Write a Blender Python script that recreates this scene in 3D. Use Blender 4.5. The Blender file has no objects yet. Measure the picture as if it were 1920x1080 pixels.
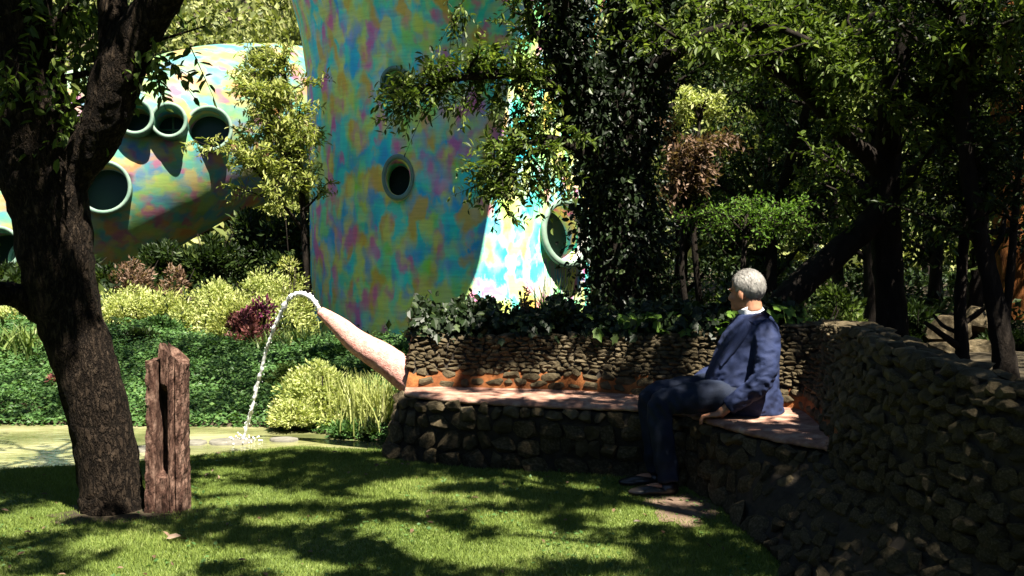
import bpy, bmesh, math, random
import numpy as np
from mathutils import Vector, Matrix
from mathutils.bvhtree import BVHTree

S = bpy.context.scene
COL = S.collection
R = math.radians

# ------------------------------------------------------------------ camera, light, exposure
FPX = 2000.0; PITCH = R(2.86); CAMZ = 1.5
cam = bpy.data.cameras.new('camera'); camo = bpy.data.objects.new('camera', cam); COL.objects.link(camo)
cam.sensor_width = 36; cam.lens = FPX / 1920 * 36
cam.clip_start = 0.05; cam.clip_end = 1000
camo.location = (0, 0, CAMZ); camo.rotation_euler = (R(90) - PITCH, 0, 0)
S.camera = camo

SUN_AZ, SUN_EL = R(33), R(63)          # azimuth to the right of straight-behind-the-camera
SUN = Vector((math.sin(SUN_AZ) * math.cos(SUN_EL), -math.cos(SUN_AZ) * math.cos(SUN_EL), math.sin(SUN_EL)))
W = bpy.data.worlds.new('World'); S.world = W; W.use_nodes = True
wn = W.node_tree.nodes; wl = W.node_tree.links
sky = wn.new('ShaderNodeTexSky'); sky.sky_type = 'NISHITA'; sky.sun_disc = False
sky.altitude = 2300; sky.air_density = .75; sky.dust_density = .2; sky.sun_elevation = SUN_EL; sky.sun_rotation = math.atan2(SUN.x, SUN.y)
bg = wn['Background']; bg.inputs['Strength'].default_value = 0.052
wl.new(sky.outputs['Color'], bg.inputs['Color'])
sl = bpy.data.lights.new('sun', 'SUN'); sl.energy = 5.0; sl.angle = R(0.5); sl.color = (1.0, 0.93, 0.80)
so = bpy.data.objects.new('sun', sl); COL.objects.link(so); so.location = (10, -3, 20)
so.rotation_euler = SUN.to_track_quat('Z', 'Y').to_euler()
S.view_settings.view_transform = 'Standard'; S.view_settings.look = 'None'
S.view_settings.exposure = 2.1; S.view_settings.gamma = 1.0
S.view_settings.use_curve_mapping = False
S.render.engine = 'CYCLES'
S.cycles.max_bounces = 6; S.cycles.diffuse_bounces = 3; S.cycles.glossy_bounces = 2
S.cycles.transmission_bounces = 4; S.cycles.transparent_max_bounces = 4
S.cycles.caustics_reflective = False; S.cycles.caustics_refractive = False
S.cycles.use_denoising = True

from mathutils import noise as mnoise
RNG = np.random.default_rng(11)


def pix(px, py, d):
    """world point that the photograph shows at (px, py), at distance y = d"""
    u = (px - 960) / FPX; v = (540 - py) / FPX
    yy = math.cos(PITCH) + v * math.sin(PITCH); zz = -math.sin(PITCH) + v * math.cos(PITCH)
    s = d / yy
    return Vector((u * s, d, CAMZ + zz * s))


# ------------------------------------------------------------------ object helpers
def tag(o, label=None, cat=None, group=None, kind=None):
    if label: o['label'] = label
    if cat: o['category'] = cat
    if group: o['group'] = group
    if kind: o['kind'] = kind
    return o


def empty(name, loc, label, cat, group=None):
    o = bpy.data.objects.new(name, None); COL.objects.link(o); o.location = loc
    o.empty_display_size = 0.2
    return tag(o, label, cat, group)


def link(name, me, parent=None, world=True):
    o = bpy.data.objects.new(name, me); COL.objects.link(o)
    if parent is not None:
        o.parent = parent
        if world:
            if parent.parent is None:      # parts of a part sit in a mesh that is already in world space
                o.matrix_parent_inverse = Matrix.LocRotScale(parent.location, parent.rotation_euler, parent.scale).inverted()
    return o


def copy_tree(o, parent=None):
    c = o.copy(); COL.objects.link(c); c.parent = parent
    for ch in o.children: copy_tree(ch, c)
    return c


def mesh_np(name, V, F, mats, smooth=False, tint=None, midx=None):
    """V (n,3); F (m,k) array or list of such arrays"""
    if not isinstance(F, list): F = [F]
    F = [np.asarray(f, dtype=np.int32) for f in F if len(f)]
    me = bpy.data.meshes.new(name)
    V = np.asarray(V, dtype=np.float32)
    me.vertices.add(len(V)); me.vertices.foreach_set('co', V.ravel())
    loops = np.concatenate([f.ravel() for f in F]); me.loops.add(len(loops)); me.loops.foreach_set('vertex_index', loops)
    tot = np.concatenate([np.full(len(f), f.shape[1], np.int32) for f in F])
    st = np.concatenate([[0], np.cumsum(tot)[:-1]]).astype(np.int32)
    me.polygons.add(len(tot)); me.polygons.foreach_set('loop_start', st); me.polygons.foreach_set('loop_total', tot)
    if midx is not None: me.polygons.foreach_set('material_index', np.asarray(midx, np.int32))
    me.update(calc_edges=True)
    me.polygons.foreach_set('use_smooth', np.full(len(tot), smooth))
    if tint is not None:
        a = me.attributes.new('tint', 'FLOAT', 'FACE'); a.data.foreach_set('value', np.asarray(tint, np.float32))
    for m in (mats if isinstance(mats, (list, tuple)) else [mats]): me.materials.append(m)
    me.validate()
    return me


class MB:
    """collects verts / faces of mixed size for one mesh"""
    def __init__(s): s.v = []; s.f = {3: [], 4: []}; s.m = {3: [], 4: []}; s.n = 0
    def add(s, V, F, mi=0):
        V = np.asarray(V, float); F = np.asarray(F, int)
        s.v.append(V); k = F.shape[1]; s.f[k].append(F + s.n); s.m[k].append(np.full(len(F), mi)); s.n += len(V)
    def mesh(s, name, mats, smooth=True):
        Fs = []; ms = []
        for k in (3, 4):
            if s.f[k]: Fs.append(np.concatenate(s.f[k])); ms.append(np.concatenate(s.m[k]))
        return mesh_np(name, np.concatenate(s.v), Fs, mats, smooth, midx=np.concatenate(ms))
    def build(s, name, mats, parent=None, smooth=True, world=True):
        return link(name, s.mesh(name, mats, smooth), parent, world)


def unit(a): return a / (np.linalg.norm(a, axis=-1, keepdims=True) + 1e-9)
def rvec(n, rng=RNG): return unit(rng.normal(size=(n, 3)))


def crom(P, n):
    """Catmull-Rom through rows of P (k,c) -> n rows"""
    P = np.asarray(P, float); k = len(P)
    Q = np.vstack([2 * P[0] - P[1], P, 2 * P[-1] - P[-2]])
    t = np.linspace(0, k - 1 - 1e-9, n); i = t.astype(int); f = (t - i)[:, None]
    a, b, c, d = Q[i], Q[i + 1], Q[i + 2], Q[i + 3]
    return 0.5 * (2 * b + (c - a) * f + (2 * a - 5 * b + 4 * c - d) * f ** 2 + (3 * b - a - 3 * c + d) * f ** 3)


def tube(P, rad, n=8, rough=0.0, rng=RNG, cap=True):
    P = np.asarray(P, float); rad = np.broadcast_to(np.asarray(rad, float), (len(P),)); k = len(P)
    T = unit(np.gradient(P, axis=0))
    u = np.cross(T[0], [0.31, 0.55, 0.77]); u /= np.linalg.norm(u)
    U = []
    for t in T:
        u = u - t * np.dot(u, t); u /= np.linalg.norm(u) + 1e-9; U.append(u.copy())
    U = np.array(U); Wv = np.cross(T, U)
    a = np.linspace(0, 2 * np.pi, n, endpoint=False)
    rr = rad[:, None] * (1 + rough * rng.normal(size=(k, n)))
    V = P[:, None] + rr[..., None] * (np.cos(a)[None, :, None] * U[:, None] + np.sin(a)[None, :, None] * Wv[:, None])
    V = V.reshape(-1, 3)
    i = np.arange(k - 1)[:, None] * n; j = np.arange(n)[None]; j2 = (j + 1) % n
    F = np.stack([i + j, i + j2, i + n + j2, i + n + j], -1).reshape(-1, 4)
    if cap:
        V = np.vstack([V, P[0], P[-1]])
        b = len(V)
        e0 = np.stack([np.full(n, b - 2), j2[0], j[0], np.full(n, b - 2)], -1)[:, :3]
        e1 = np.stack([np.full(n, b - 1), (k - 1) * n + j[0], (k - 1) * n + j2[0]], -1)
        return V, F, np.vstack([e0, e1])
    return V, F, np.zeros((0, 3), int)


def add_tube(mb, P, rad, n=8, rough=0.0, mi=0, rng=RNG):
    V, F, C = tube(P, rad, n, rough, rng)
    base = mb.n
    mb.v.append(V); mb.f[4].append(F + base); mb.m[4].append(np.full(len(F), mi))
    mb.f[3].append(C + base); mb.m[3].append(np.full(len(C), mi)); mb.n += len(V)


def ellipsoid(mb, c, r, nu=16, nv=10, mi=0, M=None):
    a = np.linspace(0, 2 * np.pi, nu, endpoint=False); b = np.linspace(-np.pi / 2, np.pi / 2, nv)
    V = np.stack([np.cos(b)[:, None] * np.cos(a), np.cos(b)[:, None] * np.sin(a), np.repeat(np.sin(b)[:, None], nu, 1)], -1).reshape(-1, 3) * np.asarray(r)
    if M is not None: V = V @ np.asarray(M).T
    V = V + np.asarray(c)
    i = np.arange(nv - 1)[:, None] * nu; j = np.arange(nu)[None]; j2 = (j + 1) % nu
    mb.add(V, np.stack([i + j, i + j2, i + nu + j2, i + nu + j], -1).reshape(-1, 4), mi)


# ------------------------------------------------------------------ materials
def mat(name):
    m = bpy.data.materials.new(name); m.use_nodes = True
    nt = m.node_tree; b = nt.nodes['Principled BSDF']
    return m, nt, b


def N(nt, t, **kw):
    n = nt.nodes.new('ShaderNode' + t)
    for k, v in kw.items():
        if k in n.inputs: n.inputs[k].default_value = v
        else: setattr(n, k, v)
    return n


def ramp(nt, stops, interp='LINEAR'):
    n = nt.nodes.new('ShaderNodeValToRGB'); e = n.color_ramp.elements; n.color_ramp.interpolation = interp
    while len(e) > 1: e.remove(e[-1])
    for i, (p, c) in enumerate(stops):
        x = e[0] if i == 0 else e.new(p)
        x.position = p; x.color = (*c, 1) if len(c) == 3 else c
    return n


def coords(nt, scale=(1, 1, 1), kind='Object'):
    tc = N(nt, 'TexCoord'); mp = N(nt, 'Mapping'); mp.inputs['Scale'].default_value = scale
    nt.links.new(tc.outputs[kind], mp.inputs['Vector']); return mp.outputs['Vector']


def mix(nt, a, b, f, mode='MIX'):
    n = nt.nodes.new('ShaderNodeMix'); n.data_type = 'RGBA'; n.blend_type = mode
    for sock, val in ((6, a), (7, b), (0, f)):
        if hasattr(val, 'links') or hasattr(val, 'is_linked'): nt.links.new(val, n.inputs[sock])
        elif sock == 0: n.inputs[0].default_value = val
        else: n.inputs[sock].default_value = (*val, 1)
    return n.outputs[2]


def noise_mat(name, stops, scale=5, detail=6, rough=.8, bump=.3, bscale=None, aniso=(1, 1, 1), spec=.3, bdist=.02, obj_random=0.0):
    m, nt, b = mat(name)
    v = coords(nt, aniso)
    n = N(nt, 'TexNoise', Scale=scale, Detail=detail, Roughness=.62); nt.links.new(v, n.inputs['Vector'])
    r = ramp(nt, stops); nt.links.new(n.outputs['Fac'], r.inputs[0])
    col = r.outputs[0]
    if obj_random:
        oi = N(nt, 'ObjectInfo'); rr = ramp(nt, [(0, (1 - obj_random,) * 3), (.5, (1, .97, .9)), (1, (1 + obj_random, 1 + obj_random * .9, 1 + obj_random * .75))])
        nt.links.new(oi.outputs['Random'], rr.inputs[0]); col = mix(nt, col, rr.outputs[0], 1.0, 'MULTIPLY')
    nt.links.new(col, b.inputs['Base Color'])
    b.inputs['Roughness'].default_value = rough; b.inputs['Specular IOR Level'].default_value = spec
    if bump:
        n2 = N(nt, 'TexNoise', Scale=bscale or scale * 3, Detail=8, Roughness=.7); nt.links.new(v, n2.inputs['Vector'])
        bp = N(nt, 'Bump', Strength=bump, Distance=bdist); nt.links.new(n2.outputs['Fac'], bp.inputs['Height'])
        nt.links.new(bp.outputs[0], b.inputs['Normal'])
    return m


def leaf_mat(name, dark, light, trans=.35, rough=.45, spec=.18, third=None, gain=1.0):
    """leaf colour varies from leaf to leaf with the face attribute tint; light passes through the blade"""
    m, nt, b = mat(name)
    at = N(nt, 'Attribute'); at.attribute_name = 'tint'
    stops = [(0, dark), (.75, light)] + ([(1, third)] if third else [(1, tuple(min(1, c * 1.25) for c in light))])
    r = ramp(nt, stops); nt.links.new(at.outputs['Fac'], r.inputs[0])
    nt.links.new(r.outputs[0], b.inputs['Base Color'])
    b.inputs['Roughness'].default_value = rough; b.inputs['Specular IOR Level'].default_value = spec
    tr = N(nt, 'BsdfTranslucent')
    c2 = mix(nt, r.outputs[0], (1.15, 1.25, .55), 1.0, 'MULTIPLY'); nt.links.new(c2, tr.inputs['Color'])
    ms = N(nt, 'MixShader', Fac=trans); nt.links.new(b.outputs[0], ms.inputs[1]); nt.links.new(tr.outputs[0], ms.inputs[2])
    nt.links.new(ms.outputs[0], nt.nodes['Material Output'].inputs['Surface'])
    return m


def paint_mat(name, aniso, size=1.0, pale=0.0, streak=(3, 3, 40), gain=1.0):
    """soft brushed patches of many colours over plaster"""
    m, nt, b = mat(name); L = nt.links.new
    v = coords(nt, aniso)
    vs = coords(nt, streak); ns = N(nt, 'TexNoise', Scale=1.0, Detail=7, Roughness=.7); L(vs, ns.inputs['Vector'])
    nz = N(nt, 'TexNoise', Scale=5.0, Detail=5, Roughness=.65); L(v, nz.inputs['Vector'])
    vm = N(nt, 'VectorMath', operation='SCALE'); vm.inputs['Scale'].default_value = .20; L(nz.outputs['Color'], vm.inputs[0])
    va = N(nt, 'VectorMath', operation='ADD'); L(v, va.inputs[0]); L(vm.outputs[0], va.inputs[1])
    def field(sc, off, lo, hi, top=1.0):
        o = N(nt, 'VectorMath', operation='ADD'); o.inputs[1].default_value = off; L(va.outputs[0], o.inputs[0])
        n = N(nt, 'TexNoise', Scale=sc / size, Detail=1.2, Roughness=.5); L(o.outputs[0], n.inputs['Vector'])
        r = ramp(nt, [(lo, (0, 0, 0)), (hi, (top,) * 3)]); L(n.outputs['Fac'], r.inputs[0]); return r.outputs[0]
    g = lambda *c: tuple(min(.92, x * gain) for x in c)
    col = mix(nt, g(.03, .44, .36), g(.22, .48, .05), field(1.7, (3, 1, 2), .36, .66))
    for sc, off, lo, hi, top, c in [(2.3, (7, 3, 1), .50, .60, .95, g(.02, .26, .48)), (2.6, (1, 8, 5), .50, .60, .95, g(.40, .60, .09)), (2.2, (5, 5, 9), .53, .63, .9, g(.03, .46, .44)),
                                   (3.0, (9, 2, 6), .57, .66, .7, g(.07, .17, .50)), (2.9, (2, 6, 12), .555, .63, .9, g(.70, .28, .04)), (3.1, (13, 4, 3), .57, .64, .85, g(.50, .09, .24)),
                                   (2.7, (4, 15, 2), .61, .71, .4, g(.36, .22, .42)), (2.5, (16, 9, 8), .61, .70, .35, g(.60, .62, .48)), (3.6, (6, 18, 11), .57, .65, .8, g(.62, .52, .10))]:
        col = mix(nt, col, c, field(sc, off, lo - .02, hi + .03, top))
    rs = ramp(nt, [(.25, (.80, .82, .84)), (.5, (1, 1, 1)), (.8, (1.2, 1.18, 1.15))]); L(ns.outputs['Fac'], rs.inputs[0])
    col = mix(nt, col, rs.outputs[0], 1.0, 'MULTIPLY')
    n3 = N(nt, 'TexNoise', Scale=1.8, Detail=8, Roughness=.7); L(va.outputs[0], n3.inputs['Vector'])
    r3 = ramp(nt, [(.55, (0, 0, 0)), (.85, (.14, .14, .14))]); L(n3.outputs['Fac'], r3.inputs[0])
    col = mix(nt, col, g(.50, .54, .42), r3.outputs[0])
    if pale: col = mix(nt, col, g(.66, .62, .54), pale)
    L(col, b.inputs['Base Color']); b.inputs['Roughness'].default_value = .65; b.inputs['Specular IOR Level'].default_value = .25
    bp = N(nt, 'Bump', Strength=.2, Distance=.015); L(ns.outputs['Fac'], bp.inputs['Height']); L(bp.outputs[0], b.inputs['Normal'])
    return m


def plain(name, c, rough=.6, spec=.3, metallic=0):
    m, nt, b = mat(name); b.inputs['Base Color'].default_value = (*c, 1); b.inputs['Roughness'].default_value = rough
    b.inputs['Specular IOR Level'].default_value = spec; b.inputs['Metallic'].default_value = metallic; return m


M = {}
M['soil'] = noise_mat('soil', [(.3, (.018, .014, .008)), (.6, (.05, .038, .02)), (.8, (.09, .07, .04))], 6, bump=.6)
M['lawn'] = noise_mat('lawn', [(.3, (.05, .08, .016)), (.55, (.11, .15, .034)), (.8, (.17, .18, .06))], 3.5, 8, bump=.5, bscale=90)
M['path'] = noise_mat('path', [(.3, (.07, .045, .03)), (.6, (.15, .10, .07)), (.8, (.23, .165, .12))], 7, bump=.7, bscale=40)
def bark_mat(name, dark, mid, lite, sc=22):
    m, nt, b = mat(name); L = nt.links.new
    v = coords(nt, (1, 1, .36)); nz = N(nt, 'TexNoise', Scale=6, Detail=6, Roughness=.7); L(v, nz.inputs['Vector'])
    vm = N(nt, 'VectorMath', operation='SCALE'); vm.inputs['Scale'].default_value = .22; L(nz.outputs['Color'], vm.inputs[0])
    va = N(nt, 'VectorMath', operation='ADD'); L(v, va.inputs[0]); L(vm.outputs[0], va.inputs[1])
    vo = N(nt, 'TexVoronoi', feature='DISTANCE_TO_EDGE', Scale=sc); L(va.outputs[0], vo.inputs['Vector'])
    pl = ramp(nt, [(0, (.04,) * 3), (.07, (.45,) * 3), (.28, (1, 1, 1))]); L(vo.outputs['Distance'], pl.inputs[0])
    n2 = N(nt, 'TexNoise', Scale=40, Detail=8, Roughness=.75); L(v, n2.inputs['Vector'])
    r = ramp(nt, [(.3, dark), (.52, mid), (.74, lite)]); L(n2.outputs['Fac'], r.inputs[0])
    c = mix(nt, tuple(x * .35 for x in dark), r.outputs[0], pl.outputs[0]); L(c, b.inputs['Base Color']); b.inputs['Roughness'].default_value = .95; b.inputs['Specular IOR Level'].default_value = .1
    h = mix(nt, pl.outputs[0], n2.outputs['Fac'], .55); bp = N(nt, 'Bump', Strength=1.0, Distance=.035); L(h, bp.inputs['Height']); L(bp.outputs[0], b.inputs['Normal'])
    return m
M['bark'] = bark_mat('bark', (.008, .0055, .004), (.030, .021, .014), (.105, .076, .053), 27)
M['bark_old'] = noise_mat('bark', [(.30, (.012, .008, .006)), (.48, (.050, .034, .023)), (.62, (.10, .072, .05)), (.75, (.17, .125, .09))], 20, 10, .95, 1.0, 34, (1, 1, .42), .1, .05)
M['bark_dark'] = noise_mat('bark_dark', [(.3, (.006, .0045, .0035)), (.6, (.018, .0135, .010)), (.8, (.042, .032, .024))], 14, 8, .9, .9, 24, (1, 1, .4), .15, .03)
M['bark_red'] = noise_mat('bark_red', [(.3, (.05, .016, .006)), (.55, (.20, .075, .02)), (.75, (.34, .16, .05))], 9, 8, .9, .8, 20, (1, 1, .35), .15, .03)
M['post'] = noise_mat('post', [(.32, (.014, .007, .005)), (.48, (.075, .038, .027)), (.62, (.19, .115, .085)), (.75, (.30, .20, .155))], 36, 9, .9, .9, 40, (1, 1, .30), .15, .03)
M['post_heart'] = noise_mat('post_heart', [(.3, (.01, .006, .004)), (.7, (.04, .025, .018))], 20, 6, .95, .6, 40, (1, 1, .3), .1)
M['stone'] = noise_mat('stone', [(.25, (.030, .023, .012)), (.5, (.085, .067, .038)), (.78, (.22, .18, .12))], 9, 9, .9, 1.0, 30, (1, 1, 1), .2, .02, obj_random=.30)
M['mortar'] = noise_mat('mortar', [(.3, (.018, .014, .010)), (.7, (.050, .040, .029))], 18, 6, .95, .7, 50)
M['grout'] = noise_mat('grout', [(.3, (.09, .026, .008)), (.55, (.22, .075, .020)), (.8, (.36, .15, .045))], 11, 6, .9, .6, 40)
M['seat'] = noise_mat('seat', [(.28, (.11, .045, .032)), (.5, (.26, .14, .10)), (.75, (.48, .35, .27))], 9, 8, .75, .35, 45)
M['spout'] = noise_mat('spout', [(.28, (.42, .16, .13)), (.5, (.58, .29, .24)), (.75, (.70, .46, .38))], 26, 8, .8, .9, 70, bdist=.014)
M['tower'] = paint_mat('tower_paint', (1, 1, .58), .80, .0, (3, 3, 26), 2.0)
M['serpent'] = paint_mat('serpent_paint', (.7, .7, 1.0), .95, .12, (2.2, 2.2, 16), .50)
M['lip'] = noise_mat('lip', [(.3, (.16, .26, .17)), (.6, (.30, .40, .26)), (.8, (.46, .50, .38))], 3, 6, .7, .2)
M['rim'] = noise_mat('rim', [(.3, (.10, .19, .14)), (.7, (.22, .30, .23))], 5, 4, .6, .1)
M['hood'] = noise_mat('hood', [(.3, (.03, .11, .08)), (.5, (.07, .18, .12)), (.7, (.16, .24, .17))], 3, 5, .6, .2)
M['hood_pale'] = noise_mat('hood_pale', [(.3, (.42, .42, .38)), (.7, (.66, .64, .6))], 6, 5, .7, .2)
gm, gnt, gb = mat('window_glass'); gb.inputs['Base Color'].default_value = (.012, .03, .026, 1); gb.inputs['Roughness'].default_value = .2; gb.inputs['Specular IOR Level'].default_value = .08
M['glass'] = gm
M['dark'] = plain('dark_room', (.01, .012, .011), .9)
# foliage
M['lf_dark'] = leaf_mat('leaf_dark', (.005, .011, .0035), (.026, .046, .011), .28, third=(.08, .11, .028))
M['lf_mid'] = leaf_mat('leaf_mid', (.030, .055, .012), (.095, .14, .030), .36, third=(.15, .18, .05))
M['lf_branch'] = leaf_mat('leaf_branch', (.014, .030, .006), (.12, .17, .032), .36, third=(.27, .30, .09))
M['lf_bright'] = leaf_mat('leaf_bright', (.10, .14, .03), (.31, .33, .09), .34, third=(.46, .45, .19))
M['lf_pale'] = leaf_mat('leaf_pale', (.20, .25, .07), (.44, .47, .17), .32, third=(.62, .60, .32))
M['lf_cover'] = leaf_mat('leaf_cover', (.028, .075, .020), (.085, .165, .045), .28, third=(.14, .22, .065))
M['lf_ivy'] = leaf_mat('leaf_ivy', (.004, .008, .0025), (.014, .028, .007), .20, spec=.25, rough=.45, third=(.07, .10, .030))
M['lf_vine'] = leaf_mat('leaf_vine', (.035, .085, .012), (.11, .20, .030), .42, third=(.22, .29, .07))
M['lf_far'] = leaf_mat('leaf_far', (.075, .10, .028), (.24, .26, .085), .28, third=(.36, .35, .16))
M['lf_brown'] = leaf_mat('leaf_brown', (.07, .040, .022), (.19, .12, .08), .3, third=(.30, .22, .16))
M['lf_red'] = leaf_mat('leaf_red', (.09, .025, .03), (.25, .095, .085), .3, third=(.38, .20, .16))
M['lf_magenta'] = leaf_mat('leaf_magenta', (.06, .010, .032), (.17, .032, .085), .3, third=(.27, .10, .13))
M['lf_strap'] = leaf_mat('leaf_strap', (.05, .085, .022), (.15, .20, .055), .3, third=(.28, .29, .11))
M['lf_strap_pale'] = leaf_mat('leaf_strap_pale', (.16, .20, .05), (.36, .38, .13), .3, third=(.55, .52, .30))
M['grass'] = leaf_mat('grass_blades', (.045, .085, .014), (.20, .255, .058), .24, spec=.15, third=(.42, .43, .17))
# water
wm, wnt, wb = mat('pond_water')
wv = coords(wnt, (1, 1.6, 1)); wno = N(wnt, 'TexNoise', Scale=1.3, Detail=4); wnt.links.new(wv, wno.inputs['Vector'])
wr = ramp(wnt, [(.32, (.07, .08, .028)), (.52, (.19, .19, .085)), (.7, (.33, .31, .18))]); wnt.links.new(wno.outputs['Fac'], wr.inputs[0]); wnt.links.new(wr.outputs[0], wb.inputs['Base Color'])
wb.inputs['Roughness'].default_value = .05; wb.inputs['IOR'].default_value = 1.33
wn2 = N(wnt, 'TexNoise', Scale=9, Detail=3); wnt.links.new(coords(wnt, (1, 2.2, 1)), wn2.inputs['Vector'])
wbp = N(wnt, 'Bump', Strength=.25, Distance=.02); wnt.links.new(wn2.outputs['Fac'], wbp.inputs['Height']); wnt.links.new(wbp.outputs[0], wb.inputs['Normal'])
M['water'] = wm
jm, jnt, jb = mat('falling_water'); jb.inputs['Base Color'].default_value = (.86, .88, .86, 1); jb.inputs['Roughness'].default_value = .12
jb.inputs['Transmission Weight'].default_value = .15; jb.inputs['IOR'].default_value = 1.33; M['jet'] = jm
# clothes, skin
def cloth(name, c1, c2, sc=14, bump=.25, rough=.8):
    return noise_mat(name, [(.3, c1), (.7, c2)], sc, 6, rough, bump, sc * 9, spec=.25, bdist=.006)
M['jacket'] = cloth('jacket', (.007, .012, .038), (.020, .031, .088), 9, .3)
M['jeans'] = cloth('jeans', (.003, .006, .014), (.012, .019, .042), 9, .4)
M['shirt'] = cloth('shirt', (.62, .64, .68), (.76, .77, .80), 12, .15)
M['skin'] = noise_mat('skin', [(.3, (.30, .135, .075)), (.6, (.42, .21, .13)), (.8, (.50, .28, .19))], 18, 5, .5, .15, 120, bdist=.002)
M['hair'] = noise_mat('hair', [(.3, (.20, .185, .17)), (.6, (.34, .325, .30)), (.8, (.46, .445, .42))], 30, 6, .6, .8, 90, (1, 1, .35), .3, .006)
M['shoe'] = plain('shoe_leather', (.012, .010, .009), .35, .5)
M['pebble'] = noise_mat('pebble', [(.3, (.09, .085, .065)), (.7, (.19, .18, .15))], 12, 5, .8, .4)


# ------------------------------------------------------------------ foliage builders
def leaves(pos, dirs, nrm, length, width=.42, shape='oval', fold=.18):
    """one small folded blade per row"""
    n = len(pos); length = np.broadcast_to(length, (n,))[:, None]
    d = unit(dirs); s = unit(np.cross(d, nrm)); m = np.cross(s, d)
    w = length * width * .5; up = m * length * fold * .35
    if shape == 'diamond':
        P = np.stack([pos, pos + d * length * .45 + s * w + up, pos + d * length, pos + d * length * .45 - s * w + up], 1)
        b = np.arange(n)[:, None] * 4
        F = np.concatenate([b + [0, 1, 2], b + [0, 2, 3]], 1).reshape(-1, 3); per = 2
    else:
        droop = -m * length * .12
        P = np.stack([pos, pos + d * length * .28 + s * w * .85 + up, pos + d * length * .68 + s * w * .8 + up * .7,
                      pos + d * length + droop, pos + d * length * .68 - s * w * .8 + up * .7, pos + d * length * .28 - s * w * .85 + up], 1)
        b = np.arange(n)[:, None] * 6
        F = np.concatenate([b + [0, 1, 2, 3], b + [0, 3, 4, 5]], 1).reshape(-1, 4); per = 2
    return P.reshape(-1, 3), F, per


def leaf_mesh(name, pos, dirs, nrm, length, m, width=.42, shape='oval', rng=RNG, tint=None, twigs=None, twig_mat=None):
    V, F, per = leaves(pos, dirs, nrm, length, width, shape)
    t = np.clip(rng.beta(2, 2.2, len(pos)), 0, 1) if tint is None else tint
    t = np.repeat(t, per)
    if twigs is not None:
        A, B, r = twigs
        TV, TF = sticks(A, B, r)
        k = F.shape[1]; off = len(V)
        V = np.vstack([V, TV])
        if k == 4: Fs = [np.vstack([F, TF + off])]
        else: Fs = [F, TF + off]
        t = np.concatenate([t, np.zeros(len(TF))]); mi = np.concatenate([np.zeros(len(F)), np.ones(len(TF))])
        return mesh_np(name, V, Fs, [m, twig_mat], False, t, mi)
    return mesh_np(name, V, F, m, False, t)


def sticks(A, B, r):
    """thin three-sided twigs from A to B"""
    n = len(A); d = unit(B - A); u = unit(np.cross(d, [.3, .2, .9])); w = np.cross(d, u); r = np.broadcast_to(r, (n,))[:, None]
    ring = [u, -.5 * u + .87 * w, -.5 * u - .87 * w]
    P = np.stack([A + r * q for q in ring] + [B + .4 * r * q for q in ring], 1).reshape(-1, 3)
    b = np.arange(n)[:, None] * 6
    F = np.concatenate([b + [0, 1, 4, 3], b + [1, 2, 5, 4], b + [2, 0, 3, 5]], 1).reshape(-1, 4)
    return P, F


def sprays(A, D, Ln, k, leaf, rng, droop=.25, spread=.9):
    """k leaves set alternately along every twig; returns leaf pos / dir / normal / length and the twigs"""
    n = len(A); D = unit(D)
    t = (np.arange(k) + .5) / k; t = np.tile(t, (n, 1)) + rng.normal(0, .04, (n, k))
    side = unit(np.cross(D, rvec(n, rng)))
    drp = np.zeros((n, k, 3)); drp[..., 2] = -droop * (t ** 2) * Ln[:, None]
    P = A[:, None] + D[:, None] * (t * Ln[:, None])[..., None] + drp
    sg = np.where(np.arange(k) % 2, 1, -1)[None, :, None]
    d = D[:, None] * .6 + side[:, None] * sg * spread + rng.normal(0, .35, (n, k, 3)); d[..., 2] -= .15
    nr = np.zeros((n, k, 3)); nr[..., 2] = 1; nr = nr + rng.normal(0, .45, (n, k, 3))
    L = leaf * rng.uniform(.6, 1.25, (n, k))
    B = A + D * Ln[:, None]; B[:, 2] -= droop * Ln
    return P.reshape(-1, 3), d.reshape(-1, 3), nr.reshape(-1, 3), L.ravel(), (A, B)


def blob(rng, K, n, rad, cr, leaf, up=.35, zmin=.02, shell=.55):
    """a bushy mass: leaves round K clump centres spread through an ellipsoid"""
    c = rvec(K, rng) * (rng.uniform(shell ** 3, 1, (K, 1)) ** (1 / 3)) * np.asarray(rad)
    c[:, 2] = np.abs(c[:, 2])
    i = rng.integers(0, K, n); o = rvec(n, rng) * (rng.uniform(.1, 1, (n, 1)) ** .5) * cr * rng.uniform(.6, 1.3, (K, 1))[i]
    p = c[i] + o * np.array([1, 1, .75]); p[:, 2] = np.maximum(p[:, 2], zmin + rng.uniform(0, .05, n))
    d = unit(o) * .8 + unit(c[i] + 1e-3) * .4 + rng.normal(0, .5, (n, 3)); d[:, 2] += up * .4
    nr = unit(o) * .6 + rng.normal(0, .5, (n, 3)); nr[:, 2] += .7
    L = leaf * rng.uniform(.55, 1.3, n)
    tc = rng.uniform(-.2, .2, K)[i]
    tint = np.clip(rng.beta(2, 2, n) + tc, 0, 1)
    return p, d, nr, L, tint


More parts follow.
